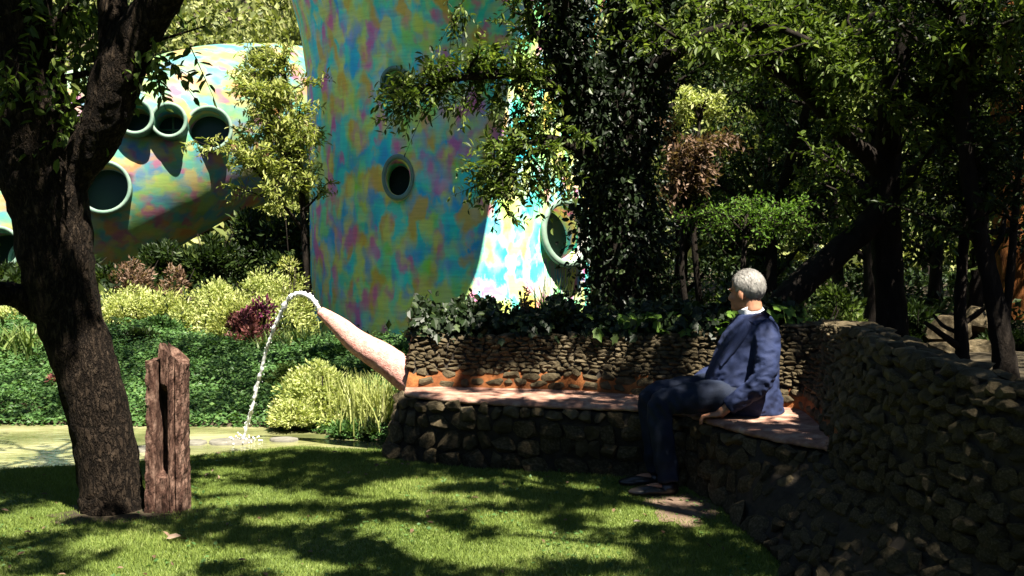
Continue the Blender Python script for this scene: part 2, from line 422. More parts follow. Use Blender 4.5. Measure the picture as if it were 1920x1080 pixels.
def strap(rng, n, length, width, spread=.5, segs=4, base=.08):
    """upright arching strap leaves; returns verts, quads, tint per quad"""
    a = rng.uniform(0, 2 * np.pi, n); out = np.stack([np.cos(a), np.sin(a), np.zeros(n)], -1)
    L = length * rng.uniform(.6, 1.15, n); sp = spread * rng.uniform(.3, 1.3, n)
    o = np.stack([rng.normal(0, base, n), rng.normal(0, base, n), np.zeros(n)], -1)
    s = np.stack([-out[:, 1], out[:, 0], np.zeros(n)], -1)
    s = unit(s + out * rng.normal(0, .7, (n, 1)))
    V = []
    for q in range(segs + 1):
        t = q / segs
        p = o + out * (sp * L * (t ** 1.7))[:, None]; p[:, 2] += L * (t - .32 * sp * t ** 2.5)
        w = width * (1 - t ** 2.2) * .5 + .0008
        V += [p - s * w, p + s * w]
    V = np.stack(V, 1).reshape(-1, 3); b = np.arange(n)[:, None] * (2 * (segs + 1))
    F = np.concatenate([b + [2 * q, 2 * q + 1, 2 * q + 3, 2 * q + 2] for q in range(segs)], 1).reshape(-1, 4)
    return V, F, np.repeat(rng.beta(2, 2, n), segs)


def limb_points(P, n): return crom(np.asarray(P, float), n)


def branch_out(rng, limbs, nsec, slen, ntwig, tlen, t0=.35, up=.15, flat=1.0, droop=0.0):
    """secondary boughs from limb polylines, twigs from the boughs"""
    secs, A, D, Ln = [], [], [], []
    wt = np.array([np.sum(np.linalg.norm(np.diff(l[0], axis=0), axis=1)) for l in limbs]); wt /= wt.sum()
    for q in range(nsec):
        P, rr = limbs[rng.choice(len(limbs), p=wt)]
        t = rng.uniform(t0, 1); x = t * (len(P) - 1); i = min(int(x), len(P) - 2); f = x - i
        p = P[i] * (1 - f) + P[i + 1] * f; tg = unit(P[i + 1] - P[i]); r = rr[i] * (1 - f) + rr[i + 1] * f
        d = rvec(1, rng)[0]; d[2] = d[2] * .5 * flat + up; d = unit(d + tg * .55)
        L = slen * rng.uniform(.55, 1.25); k = 6; tt = np.linspace(0, 1, k)[:, None]
        wob = np.cumsum(rng.normal(0, .07 * L / 2, (k, 3)), 0); wob[0] = 0
        Q = p + d * L * tt + wob; Q[:, 2] -= droop * L * tt[:, 0] ** 2
        secs.append((Q, np.linspace(min(r * .5, .012 + L * .016), .004, k)))
        u = rng.uniform(.15, 1, ntwig); xi = u * (k - 1); ii = np.minimum(xi.astype(int), k - 2); ff = (xi - ii)[:, None]
        a = Q[ii] * (1 - ff) + Q[ii + 1] * ff
        dd = unit(rvec(ntwig, rng) * np.array([1, 1, .6]) + d * .6 + np.array([0, 0, up]))
        A.append(a); D.append(dd); Ln.append(tlen * rng.uniform(.5, 1.2, ntwig))
    return secs, np.vstack(A), np.vstack(D), np.concatenate(Ln)


def add_limbs(mb, limbs, n=8, rough=.05, rng=RNG, mi=0):
    for P, rr in limbs: add_tube(mb, P, rr, n, rough, mi, rng)


# ------------------------------------------------------------------ ground
def sst(a, b, x): t = np.clip((np.asarray(x, float) - a) / (b - a), 0, 1); return t * t * (3 - 2 * t)


EDGE_X = np.array([-30, -5.0, -3.2, -2.6, -2.17, -1.5, -.85, -.6, 30]); EDGE_Y = np.array([6.3, 6.5, 6.72, 6.9, 7.12, 7.46, 7.32, 7.3, 7.3])
def lawn_edge(x): return np.interp(x, EDGE_X, EDGE_Y)
BANK_X = np.array([-30, -6, -4.2, -2.0, -1.5, -1.0, -.6, 30]); BANK_Y = np.array([9.5, 8.7, 8.55, 8.45, 8.2, 7.8, 7.6, 7.4])
def bank_edge(x): return np.interp(x, BANK_X, BANK_Y)


def height(x, y):
    x = np.asarray(x, float); y = np.asarray(y, float)
    be = bank_edge(x)
    h = sst(0, 3.0, y - be) * (.44 - .07 * sst(-3.4, -2.2, x)) * sst(1.5, -.5, x)
    pond = sst(0, .12, y - lawn_edge(x)) * sst(0, .15, be - y) * sst(-.3, -.6, x)
    h = h - .16 * pond
    h = h + sst(2.0, 4.5, x) * .42 * sst(2, 6, y) * np.ones_like(y)
    h = h + sst(10, 22, y) * .25 - .56 * sst(10.4, 13.0, y) * sst(-4.2, -2.6, x) * sst(2.2, .8, x) * sst(25, 19.5, y)
    h = h + sst(24, 62, y) * 17 + sst(14, 55, np.abs(x)) * 12 + sst(12, 50, -y) * 9
    return h + .03 * np.sin(x * 1.7 + y * .9) * sst(8.8, 11, y) + .25 * np.sin(x * .4 + 1) * np.sin(y * .33) * sst(14, 25, y)


gx = np.unique(np.concatenate([np.linspace(-120, -14, 34), np.linspace(-14, -7, 16), np.linspace(-7, 3, 110), np.linspace(3, 14, 30), np.linspace(14, 120, 34)]))
gy = np.unique(np.concatenate([np.linspace(-120, -8, 26), np.linspace(-8, 4, 22), np.linspace(4, 12, 110), np.linspace(12, 30, 30), np.linspace(30, 160, 44)]))
X, Y = np.meshgrid(gx, gy); Z = height(X, Y) - .012
nx, ny = len(gx), len(gy)
ii = np.arange(ny - 1)[:, None] * nx + np.arange(nx - 1)[None]
GF = np.stack([ii, ii + 1, ii + nx + 1, ii + nx], -1).reshape(-1, 4)
tag(link('ground', mesh_np('ground', np.stack([X, Y, Z], -1).reshape(-1, 3), GF, M['soil'], True)), kind='structure')
# lawn sheet, 12 mm above the soil, up to the pond's edge
lx = np.linspace(-9, 1.3, 120); lt = np.linspace(0, 1, 60)
LX, LT = np.meshgrid(lx, lt); LY = -3 + LT * (lawn_edge(LX) + .05 + .03 * np.sin(LX * 9) + 3)
LZ = height(LX, LY) + .004 * np.sin(LX * 5) * np.sin(LY * 4) + .006
LZ = np.maximum(LZ, -.05)
ii = np.arange(59)[:, None] * 120 + np.arange(119)[None]
tag(link('lawn', mesh_np('lawn', np.stack([LX, LY, LZ], -1).reshape(-1, 3), np.stack([ii, ii + 1, ii + 121, ii + 120], -1).reshape(-1, 4), M['lawn'], True)), kind='structure')
# pond
px_ = np.linspace(-16, -.45, 120); pt = np.linspace(0, 1, 30); PX, PT = np.meshgrid(px_, pt)
PY = (lawn_edge(PX) - .1) * (1 - PT) + (bank_edge(PX) + .15) * PT
ii = np.arange(29)[:, None] * 120 + np.arange(119)[None]
tag(link('pond', mesh_np('pond', np.stack([PX, PY, np.full_like(PX, -.028)], -1).reshape(-1, 3), np.stack([ii, ii + 1, ii + 121, ii + 120], -1).reshape(-1, 4), M['water'], True)), kind='structure')
# worn earth beside the bench
a = np.linspace(0, 2 * np.pi, 48, endpoint=False)
rr = 1 + .16 * np.sin(3 * a + 1) + .12 * np.sin(7 * a) + .08 * np.sin(13 * a)
DP = np.stack([.93 + .20 * rr * np.cos(a), 5.78 + .36 * rr * np.sin(a), np.full(48, .012)], -1)
DP = np.vstack([DP, [[.93, 5.78, .014]]]); j = np.arange(48)
tag(link('dirt_path', mesh_np('dirt_path', DP, np.stack([j, (j + 1) % 48, np.full(48, 48)], -1), M['path'], True)), kind='structure')

# grass blades
rng = np.random.default_rng(5)
n = 520000
gy_ = 3.6 + (rng.uniform(0, 1, n) ** .8) * 4.1; gx_ = rng.uniform(-3.9, 1.25, n)
k = (gy_ < lawn_edge(gx_) + .04) & (np.abs(gx_) < gy_ * .56 + .2) & ~(((gx_ + 2.07) / .36) ** 2 + ((gy_ - 5.66) / .24) ** 2 < .35 + .5 * rng.uniform(0, 1, n)) & ~((np.abs((gx_ - .93) / .20) ** 2 + ((gy_ - 5.78) / .36) ** 2) < .25 + .6 * rng.uniform(0, 1, n))
gx_, gy_ = gx_[k], gy_[k]; n = len(gx_)
P = np.stack([gx_, gy_, height(gx_, gy_) + .002], -1)
patch = .5 + .5 * np.sin(gx_ * 2.3 + 1.3 * np.sin(gy_ * 1.9)) * np.sin(gy_ * 2.9 + gx_)
L = rng.uniform(.010, .026, n) * (1 + .5 * patch); d = rng.normal(0, .45, (n, 3)); d[:, 2] = 1; d = unit(d)
s = unit(np.cross(d, rvec(n, rng))); w = .0028
V = np.stack([P - s * w, P + s * w, P + d * L[:, None]], 1).reshape(-1, 3)
tag(link('grass', mesh_np('grass', V, np.arange(3 * n).reshape(-1, 3), M['grass'], False, np.clip(rng.beta(2, 2, n) * .7 + .3 * patch, 0, 1))), kind='stuff')

# ------------------------------------------------------------------ stone bench and wall
#        B (ground)      F (seat front)   W (wall at seat)  T (top)         top z
ST = [(-.50, 7.95), (-.45, 7.9), (-.45, 7.9), (-.42, 7.86), .80,
      (-.84, 7.55), (-.74, 7.52), (-.74, 7.52), (-.66, 7.54), .80,
      (-.84, 7.12), (-.72, 7.10), (-.72, 7.20), (-.66, 7.32), .80,
      (-.58, 6.93), (-.47, 6.86), (-.46, 7.22), (-.42, 7.33), .80,
      (-.10, 6.75), (-.10, 6.69), (-.05, 7.15), (-.04, 7.25), .81,
      (.35, 6.62), (.35, 6.55), (.40, 7.06), (.41, 7.16), .82,
      (.74, 6.52), (.76, 6.46), (.87, 6.82), (.89, 6.93), .84,
      (1.00, 6.28), (1.02, 6.27), (1.25, 6.62), (1.30, 6.74), .88,
      (1.12, 5.98), (1.13, 6.00), (1.50, 6.45), (1.59, 6.57), .93,
      (1.17, 5.68), (1.24, 5.74), (1.70, 6.28), (1.85, 6.42), .97,
      (1.16, 5.34), (1.40, 5.46), (1.68, 5.82), (1.81, 5.86), 1.0,
      (1.17, 5.00), (1.57, 5.26), (1.60, 5.28), (1.74, 5.30), 1.0,
      (1.18, 4.60), (1.52, 4.75), (1.52, 4.75), (1.66, 4.76), 1.0,
      (1.22, 4.00), (1.54, 4.05), (1.54, 4.05), (1.67, 4.06), .985,
      (1.25, 3.30), (1.66, 3.33), (1.66, 3.33), (1.78, 3.34), .95,
      (1.50, 2.60), (1.88, 2.62), (1.88, 2.62), (1.98, 2.63), 1.0]
rows = np.array([[*ST[i], *ST[i + 1], *ST[i + 2], *ST[i + 3], ST[i + 4]] for i in range(0, len(ST), 5)])
NS = 301
rows = np.stack([.62 * crom(rows, NS)[:, q] + .38 * np.interp(np.linspace(0, 15, NS), np.arange(16), rows[:, q]) for q in range(9)], 1); B_, F_, W_, T_, ZT = rows[:, 0:2], rows[:, 2:4], rows[:, 4:6], rows[:, 6:8], rows[:, 8]
U_SEAT0, U_SEAT1 = int(2.0 / 15 * 300), int(10.9 / 15 * 300)      # where the seat sticks out
SEATZ = .455


def v3(p, z): return np.stack([p[:, 0], p[:, 1], np.broadcast_to(z, len(p))], -1)


outn = unit(np.stack([np.gradient(T_[:, 1]) * -1, np.gradient(T_[:, 0])], -1))      # away from the sitter
OUT1 = T_ + outn * .20; OUT2 = T_ + outn * .34
# core: ground, seat level, wall foot, top, crest, outer face
prof = [v3(B_, -.05), v3(B_ * .5 + F_ * .5, .22), v3(F_, SEATZ - .05), v3(W_, SEATZ - .045), v3(W_ * .5 + T_ * .5, SEATZ + (ZT - SEATZ) * .5), v3(T_, ZT - .03),
        v3(T_ + outn * .07, ZT), v3(OUT1, ZT - .02), v3(OUT2, ZT * .5), v3(OUT2 + outn * .06, -.05)]
PR = np.stack(prof, 1); npf = PR.shape[1]
ii = np.arange(NS - 1)[:, None] * npf + np.arange(npf - 1)[None]
bench = empty('stone_bench', (.6, 6.6, 0), 'long curved bench of rough stones with a stone back wall and a reddish plaster seat', 'bench')
link('mortar_core', mesh_np('mortar_core', PR.reshape(-1, 3), np.stack([ii, ii + npf, ii + npf + 1, ii + 1], -1).reshape(-1, 4), M['mortar'], True), bench)
# orange grout band set just proud of the wall foot
g0, g1 = U_SEAT0, U_SEAT1 + 6
wall_at = lambda k, z: W_[k] + (T_[k] - W_[k]) * np.clip((z - SEATZ) / (ZT[k] - SEATZ), 0, 1)[..., None]
gz = np.array([SEATZ - .01, .49, .53, .57]); ks = np.arange(g0, g1)
G = np.stack([np.concatenate([wall_at(ks, np.full(len(ks), z)) - outn[ks] * (.006 if i < 3 else -.004), np.full((len(ks), 1), z + (.018 * np.sin(ks * .7)[:, None] + .012 * np.sin(ks * .31 + 2)[:, None] if i == 3 else 0))], 1) for i, z in enumerate(gz)], 1)
ii = np.arange(len(ks) - 1)[:, None] * 4 + np.arange(3)[None]
link('orange_grout', mesh_np('orange_grout', G.reshape(-1, 3), np.stack([ii, ii + 4, ii + 5, ii + 1], -1).reshape(-1, 4), M['grout'], True), bench)
# seat: a plaster slab with a rounded nose
ks = np.arange(U_SEAT0, U_SEAT1 + 4); f, w = F_[ks], W_[ks]; d2 = unit(w - f + 1e-6); rg = np.random.default_rng(3)
wob = .006 * np.sin(ks * .5) + .005 * np.sin(ks * 1.3 + 1) + rg.normal(0, .0015, len(ks))
f = f + d2 * wob[:, None]
SP = [v3(w + d2 * .03, SEATZ - .04), v3(f + d2 * .06, SEATZ - .040), v3(f + d2 * .015, SEATZ - .037), v3(f - d2 * .012, SEATZ - .028), v3(f - d2 * .012, SEATZ - .014), v3(f + d2 * .006, SEATZ - .004),
      v3(f + d2 * .03, SEATZ), v3(f * .5 + w * .5, SEATZ + .003), v3(w - d2 * .05, SEATZ + .006), v3(w + d2 * .02, SEATZ + .014)]
SPm = np.stack(SP, 1); q = SPm.shape[1]; ii = np.arange(len(ks) - 1)[:, None] * q + np.arange(q - 1)[None]
SF = [np.stack([ii, ii + 1, ii + q + 1, ii + q], -1).reshape(-1, 4)]
link('seat', mesh_np('seat', SPm.reshape(-1, 3), SF, M['seat'], True), bench)

# stones
def stone_variant(rng, flat):
    bm = bmesh.new()
    for _ in range(22):
        p = rng.normal(size=3); p = p / (np.abs(p) ** 3.2).sum() ** (1 / 3.2)
        bm.verts.new(p * rng.uniform(.86, 1.0) * .5)
    res = bmesh.ops.convex_hull(bm, input=bm.verts)
    bmesh.ops.delete(bm, geom=[v for v in bm.verts if not v.link_faces], context='VERTS')
    bmesh.ops.bevel(bm, geom=list(bm.edges), offset=.03, segments=1, affect='EDGES') if flat else None
    bmesh.ops.recalc_face_normals(bm, faces=bm.faces)
    me = bpy.data.meshes.new('stone'); bm.to_mesh(me); bm.free(); me.materials.append(M['stone']); return me


rs = np.random.default_rng(8)
SV = [stone_variant(rs, False) for _ in range(14)]


def surf(k, z):
    """point on the visible face at station k (float), height z; below the seat the riser, above it the wall"""
    i = int(np.clip(k, 0, NS - 2)); t = k - i
    g = lambda A: A[i] * (1 - t) + A[i + 1] * t
    b, f, w, tp, zt = g(B_), g(F_), g(W_), g(T_), g(ZT)
    if z < SEATZ - .05:
        s = np.clip(z / (SEATZ - .05), 0, 1); p = b + (f - b) * (s if np.linalg.norm(f - w) < .05 else s ** .8)
    else:
        s = np.clip((z - SEATZ) / (zt - SEATZ), 0, 1.0); p = w + (tp - w) * s
    return np.array([p[0], p[1], z])


STONES = []      # (score, matrix, variant)
def put_stone(k, z, wd, ht, dp, rng, tilt=.12):
    p = surf(k, z); a, b2 = surf(k - 1.5, z), surf(k + 1.5, z); tx = unit(b2 - a)
    up0 = surf(k, z + .03) - surf(k, z - .03); up = unit(up0 - tx * np.dot(up0, tx)); nz = unit(np.cross(tx, up))
    if np.dot(nz[:2], outn[int(np.clip(k, 0, NS - 1))]) > 0: nz = -nz
    an = rng.normal(0, tilt); tx2 = tx * math.cos(an) + up * math.sin(an); up2 = np.cross(nz, tx2)
    tl = rng.normal(0, .10); nz2 = unit(nz + up2 * tl + tx2 * rng.normal(0, .08)); tx2 = unit(tx2 - nz2 * np.dot(tx2, nz2)); up2 = np.cross(nz2, tx2)
    p = p + nz * dp * rng.uniform(-.08, .18)
    Mx = Matrix(((tx2[0] * wd, up2[0] * ht, nz2[0] * dp, p[0]), (tx2[1] * wd, up2[1] * ht, nz2[1] * dp, p[1]), (tx2[2] * wd, up2[2] * ht, nz2[2] * dp, p[2]), (0, 0, 0, 1)))
    vis = abs(p[0]) < p[1] * .5 and p[1] > 2.9 and 1.4 < k / 20
    STONES.append((wd * ht / p[1] ** 2 * (1 if vis else .01), Mx, int(rng.integers(0, 14))))


def seglen(k, z): return np.linalg.norm(surf(k + 1, z) - surf(k, z)) + 1e-6


rs = np.random.default_rng(21)
# wall above the seat
def wall_rows(k0, k1, zs, hts, wmean, dp, jz=.006):
    for z, h in zip(zs, hts):
        k = k0 + rs.uniform(0, 2)
        while k < k1:
            big = np.clip((k - 190) / 60, 0, 1)
            wd = wmean * rs.uniform(.6, 1.5) * (1 + .5 * big)
            dk = wd / seglen(k, z)
            zz = z + rs.normal(0, jz) + .010 * math.sin(k * .21 + z * 9)
            if zz < ZT[int(min(k, 300))] - .005: put_stone(k + dk / 2, zz, wd * 1.06, h * rs.uniform(.92, 1.2) * (1 + .12 * big), dp * rs.uniform(.8, 1.35) * (1 + .5 * big), rs, .10)
            k += dk
hrow = .0255
zs = np.arange(.595, 1.02, hrow * .90)
wall_rows(22, 206, zs, [hrow * 1.12] * len(zs), .062, .042, .0035)
wall_rows(44, 222, [.498, .555], [.058, .052], .10, .040, .008)
# end of the seat onwards: bigger stones from the ground to the crest
z = .04
while z < 1.01:
    h = .076 - .026 * z; k = 206.0 + (14 if .38 < z < .58 else 0) - (0 if z > .5 else 0)
    while k < 296:
        wd = rs.uniform(.07, .15) * (1.15 - .3 * z); dk = wd / seglen(k, z)
        zz = z + rs.normal(0, .012)
        if zz < ZT[int(k)]: put_stone(k + dk / 2, zz, wd * 1.18, h * rs.uniform(1.0, 1.35), .058 * rs.uniform(.8, 1.25), rs, .11)
        k += dk
    z += h * .90
# riser under the seat and the rounded end
z = .05
while z < .395:
    h = .15 - .16 * z; k = 14.0
    while k < 208:
        wd = rs.uniform(.08, .20) * (1.15 - .9 * z); dk = wd / seglen(k, z)
        put_stone(k + dk / 2, z + rs.normal(0, .012), wd * 1.14, h * rs.uniform(.95, 1.3), .08 * rs.uniform(.8, 1.3), rs, .25)
        k += dk
    z += h * .9
# end of the left wall above seat level
# flat stones along the crest
k = 20.0
while k < 296:
    i = int(k); wd = rs.uniform(.09, .2); dk = wd / (np.linalg.norm(T_[i + 1] - T_[i]) + 1e-6)
    for o in (.05, .15):
        i2 = int(min(k + dk / 2, 299)); p = T_[i2] + outn[i2] * (o + rs.normal(0, .01)); tx = unit(T_[min(i2 + 1, 300)] - T_[i2]); an = math.atan2(tx[1], tx[0]) + rs.normal(0, .3)
        Mx = Matrix.Translation((p[0], p[1], ZT[i2] - .008 + rs.normal(0, .006))) @ Matrix.Rotation(an, 4, 'Z') @ Matrix.Rotation(rs.normal(0, .1), 4, 'X') @ Matrix.Diagonal((wd, .115, .055, 1))
        STONES.append((wd * .03 / p[1] ** 2, Mx, int(rs.integers(0, 14))))
    k += dk
STONES.sort(key=lambda s: -s[0])
binv = Matrix.Translation(bench.location).inverted()
for sc_, Mx, vi in STONES[:300]:
    o = bpy.data.objects.new('stone', SV[vi]); COL.objects.link(o); o.parent = bench
    o.matrix_parent_inverse = binv; o.matrix_basis = Mx
mb = MB()
cache = []
for me in SV:
    vv = np.array([v.co[:] for v in me.vertices]); me.calc_loop_triangles()
    cache.append((vv, np.array([t.vertices[:] for t in me.loop_triangles])))
for sc_, Mx, vi in STONES[300:]:
    vv, ff = cache[vi]; Mn = np.array(Mx)
    mb.add(vv @ Mn[:3, :3].T + Mn[:3, 3], ff)
tag(mb.build('stone_facing', M['stone'], bench, smooth=False), kind='stuff')
# earth filled in behind the back wall
ks = np.arange(16, 186); o1 = OUT1[ks] - outn[ks] * .03
PB = np.array([1.9, 9.2])
far = np.stack([np.linspace(-.35, 2.3, len(ks)), np.linspace(8.6, 8.4, len(ks))], -1)
bed = np.concatenate([v3(o1, ZT[ks] - .10)[:, None], v3(o1 * .6 + far * .4, ZT[ks] - .06)[:, None], v3(far, .72)[:, None], v3(far + [0, .5], -.1)[:, None]], 1)
ii = np.arange(len(ks) - 1)[:, None] * 4 + np.arange(3)[None]
tag(link('planting_bed', mesh_np('planting_bed', bed.reshape(-1, 3), np.stack([ii, ii + 4, ii + 5, ii + 1], -1).reshape(-1, 4), M['soil'], True)), kind='structure')

# ------------------------------------------------------------------ spout, jet, pond stones
sp = empty('fountain_spout', (-.7, 7.35, 0), 'pink tapering curved spout rising from the end of the stone bench', 'fountain')
P = crom([pix(800, 735, 7.36), pix(757, 700, 7.40), pix(720, 672, 7.43), pix(672, 643, 7.47), pix(632, 608, 7.50), pix(600, 583, 7.52)], 40)
t = np.linspace(0, 1, 40)
mb = MB(); add_tube(mb, P, np.interp(t, [0, .2, .45, .7, .9, 1], [.112, .112, .102, .076, .049, .034]), 20, .018)
mb.build('spout_body', M['spout'], sp)
mb = MB(); tip = P[-1]; tdir = unit(P[-1] - P[-3])
add_tube(mb, [tip - tdir * .02, tip + tdir * .012, tip + tdir * .02], [.029, .024, .018], 14); mb.build('nozzle', M['pebble'], sp)
rj = np.random.default_rng(4)
J = crom([pix(602, 586, 7.52), pix(590, 566, 7.53), pix(575, 553, 7.54), pix(556, 551, 7.56), pix(540, 562, 7.58), pix(522, 596, 7.62), pix(504, 640, 7.66), pix(490, 685, 7.7), pix(479, 730, 7.74), pix(468, 780, 7.78), pix(456, 826, 7.82)], 150)
w1 = np.cumsum(rj.normal(0, 1, J.shape), 0); w1 -= np.linspace(0, 1, 150)[:, None] * w1[-1]; kk_ = np.ones(5) / 5
w1 = np.stack([np.convolve(w1[:, q], kk_, 'same') for q in range(3)], 1); gl = np.linspace(0, 1, 150)[:, None]
J = J + w1 * .0012 * gl
jr = np.interp(np.linspace(0, 1, 150), [0, .2, .35, .7, 1], [.016, .018, .015, .0115, .010]) * (1 + .16 * np.convolve(rj.normal(size=152), np.ones(3) / 1.7, 'valid')).clip(.55, 1.7)
jet = empty('water_jet', J[-1], 'thin white stream of water arching from the pink spout down into the pond', 'water jet')
mb = MB(); add_tube(mb, J, jr, 8, .16, 0, rj)
for q in range(2):
    ph = rj.uniform(0, 6.28); off = np.stack([np.convolve(rj.normal(0, 1, 158), np.ones(9) / 4, 'valid') for _ in range(3)], -1) * (.003 + .011 * gl)
    add_tube(mb, J[10:] + off[10:], (.0055 * (1 + .6 * rj.normal(size=140))).clip(.001, .010), 5, .2, 0, rj)
mb.build('stream', M['jet'], jet)
mb = MB()
for i in range(90):
    q = J[rj.integers(35, 150)] + rj.normal(0, .014, 3) + [rj.normal(0, .012), 0, -abs(rj.normal(0, .012))]; ellipsoid(mb, q, np.array([.0025, .0025, .005]) * rj.uniform(.5, 1.3), 6, 5)
for i in range(60):
    a = rj.uniform(0, 6.28); r = rj.uniform(.02, .16); ellipsoid(mb, J[-1] + [r * math.cos(a), r * math.sin(a), -.005 + abs(rj.normal(0, .03)) * (1 - r * 4)], np.array([.006, .006, .006]) * rj.uniform(.5, 1.5), 6, 5)
tag(mb.build('spray', M['jet'], jet), kind='stuff')
def slab_stone(name, c, rx, ry, h, label, group, seed):
    r_ = np.random.default_rng(seed); a = np.linspace(0, 2 * np.pi, 24, endpoint=False); wv_ = 1 + .08 * np.sin(2 * a + seed) + .05 * np.sin(5 * a) + r_.normal(0, .02, 24)
    R_ = [(1.0, -.08), (1.0, h * .6), (.93, h), (.5, h * 1.08)]
    V = np.vstack([np.stack([c[0] + rx * s * wv_ * np.cos(a), c[1] + ry * s * wv_ * np.sin(a), np.full(24, c[2] + z)], -1) for s, z in R_] + [[[c[0], c[1], c[2] + h * 1.1]]])
    j = np.arange(24); F4 = np.concatenate([np.stack([b * 24 + j, b * 24 + (j + 1) % 24, b * 24 + 24 + (j + 1) % 24, b * 24 + 24 + j], -1) for b in range(3)])
    F3 = np.stack([72 + j, 72 + (j + 1) % 24, np.full(24, 96)], -1)
    tag(link(name, mesh_np(name, V, [F3, F4], M['pebble'], True)), label, 'stepping stone', group)
p = pix(432, 827, 7.78); slab_stone('stepping_stone', (p.x, p.y, -.03), .15, .12, .022, 'pale flat stone in the pond beside the foot of the water jet', 'flat stones in the pond', 1)
p = pix(532, 824, 7.86); slab_stone('stepping_stone', (p.x, p.y, -.03), .10, .08, .02, 'pale flat stone in the pond between the water jet and the bright bush', 'flat stones in the pond', 2)
p = pix(366, 829, 7.75); slab_stone('stepping_stone', (p.x, p.y, -.03), .085, .09, .02, 'small pale flat stone in the pond next to the wooden post', 'flat stones in the pond', 3)
p = pix(262, 838, 7.5); slab_stone('stepping_stone', (p.x, p.y, -.03), .10, .09, .02, 'pale flat stone in the pond seen between tree trunk and post', 'flat stones in the pond', 4)

# bare earth round the foot of the tree and weeds in the grass
a = np.linspace(0, 2 * np.pi, 48, endpoint=False); rr = 1 + .14 * np.sin(3 * a + 2) + .10 * np.sin(8 * a) + .06 * np.sin(15 * a); q0 = pix(228, 970, 5.66)
EP = np.vstack([np.stack([q0.x + .36 * rr * np.cos(a), q0.y + .24 * rr * np.sin(a), np.full(48, .013)], -1), [[q0.x, q0.y, .018]]]); j = np.arange(48)
tag(link('bare_earth', mesh_np('bare_earth', EP, np.stack([j, (j + 1) % 48, np.full(48, 48)], -1), M['soil'], True)), kind='structure')
r_ = np.random.default_rng(33); n = 5200; wx = r_.uniform(-3.6, 1.1, n); wy = r_.uniform(3.8, 7.3, n)
k = np.array([mnoise.noise(Vector((x * 1.6, y * 1.6, 3.3))) > .12 for x, y in zip(wx, wy)]) & (wy < lawn_edge(wx)); wx, wy = wx[k], wy[k]; n = len(wx)
P = np.stack([wx, wy, height(wx, wy) + r_.uniform(.010, .026, n)], -1); nr = r_.normal(0, .3, (n, 3)); nr[:, 2] += 1; dd = rvec(n, r_); dd[:, 2] *= .3
tag(link('lawn_weeds', leaf_mesh('lawn_weeds', P, dd, nr, r_.uniform(.014, .030, n), M['lf_cover'], .8, 'diamond', r_)), kind='stuff')
n = 190; lx_ = r_.uniform(-3.4, 1.05, n); ly_ = r_.uniform(4.0, 7.2, n); P = np.stack([lx_, ly_, height(lx_, ly_) + .026], -1); nr = r_.normal(0, .35, (n, 3)); nr[:, 2] += 1; dd = rvec(n, r_); dd[:, 2] *= .3
tag(link('leaf_litter', leaf_mesh('leaf_litter', P, dd, nr, r_.uniform(.020, .045, n), M['lf_brown'], .5, 'oval', r_)), kind='stuff')
# dry leaf on the lawn
p = pix(312, 1027, 5.1); p.z = .03
r_ = np.random.default_rng(2)
V, F, _ = leaves(np.array([p, p + Vector((.01, .01, .006))]), np.array([[1, .2, .25], [-.6, .5, .4]]), np.array([[0, -.4, 1], [.2, .3, 1.]]), np.array([.07, .055]), .6)
tag(link('fallen_leaf', mesh_np('fallen_leaf', V, F, M['lf_brown'], False, np.array([1., .9, .8, .9]))), 'curled dry leaf lying on the shaded lawn', 'leaf')

# ------------------------------------------------------------------ weathered post
post = empty('wooden_post', pix(316, 958, 5.72), 'weathered grey brown wooden post with a split down its face', 'post')
pc = post.location
rp = np.random.default_rng(14)
ol = [(-.100, .060), (-.104, .0), (-.100, -.055), (-.090, -.083), (-.068, -.090), (-.040, -.080), (-.034, -.04), (-.030, .0), (-.028, .028), (-.012, .036), (.012, .026), (.018, .0), (.020, -.04), (.026, -.084), (.036, -.092), (.044, -.088), (.050, -.070), (.058, -.066), (.066, -.086), (.086, -.082), (.100, -.060), (.106, -.02), (.102, .03), (.092, .070), (.05, .088), (.0, .092), (-.05, .088), (-.085, .080)]
ol = np.array(ol); ol = np.vstack([np.stack([ol, (ol + np.roll(ol, -1, 0)) / 2], 1).reshape(-1, 2)]); na = len(ol); nz_ = 54
slotw = ((ol[:, 0] > -.038) & (ol[:, 0] < .024) & (ol[:, 1] > -.086) & (ol[:, 1] < .05)).astype(float)
topz = np.where(ol[:, 0] < -.036, .825, np.interp(ol[:, 0], [-.036, -.03, .095, .106], [.90, .915, .815, .80])); topz = topz + rp.normal(0, .003, na)
groove = rp.normal(0, 1, na); V = []
for q in range(nz_):
    t = q / (nz_ - 1); z = topz * t; fl = 1 + .10 * (1 - t) ** 3
    open_ = sst(.20, .25, z) * np.where(ol[:, 0] < -.016, 1.0, 1 - sst(.62, .70, z))
    y = np.where(slotw > 0, -.086 + (ol[:, 1] + .086) * open_, ol[:, 1])
    w_ = 1 + .035 * groove * (.6 + .4 * np.sin(z * 15 + groove * 3)) + .03 * np.sin(z * 60 + groove * 9) + rp.normal(0, .012, na)
    V.append(np.stack([ol[:, 0] * fl * w_ + .010 * t, y * fl * w_, z - .03 * (t == 0)], -1))
V = np.array(V).reshape(-1, 3) + np.array(pc)
i = np.arange(nz_ - 1)[:, None] * na; j = np.arange(na)[None]; j2 = (j + 1) % na
F4 = np.stack([i + j, i + j2, i + na + j2, i + na + j], -1).reshape(-1, 4)
V = np.vstack([V, np.array(pc) + [.02, .04, .84]]); j = np.arange(na); F3 = np.stack([(nz_ - 1) * na + j, (nz_ - 1) * na + (j + 1) % na, np.full(na, len(V) - 1)], -1)
link('post_shaft', mesh_np('post_shaft', V, [F3, F4], M['post'], False), post)

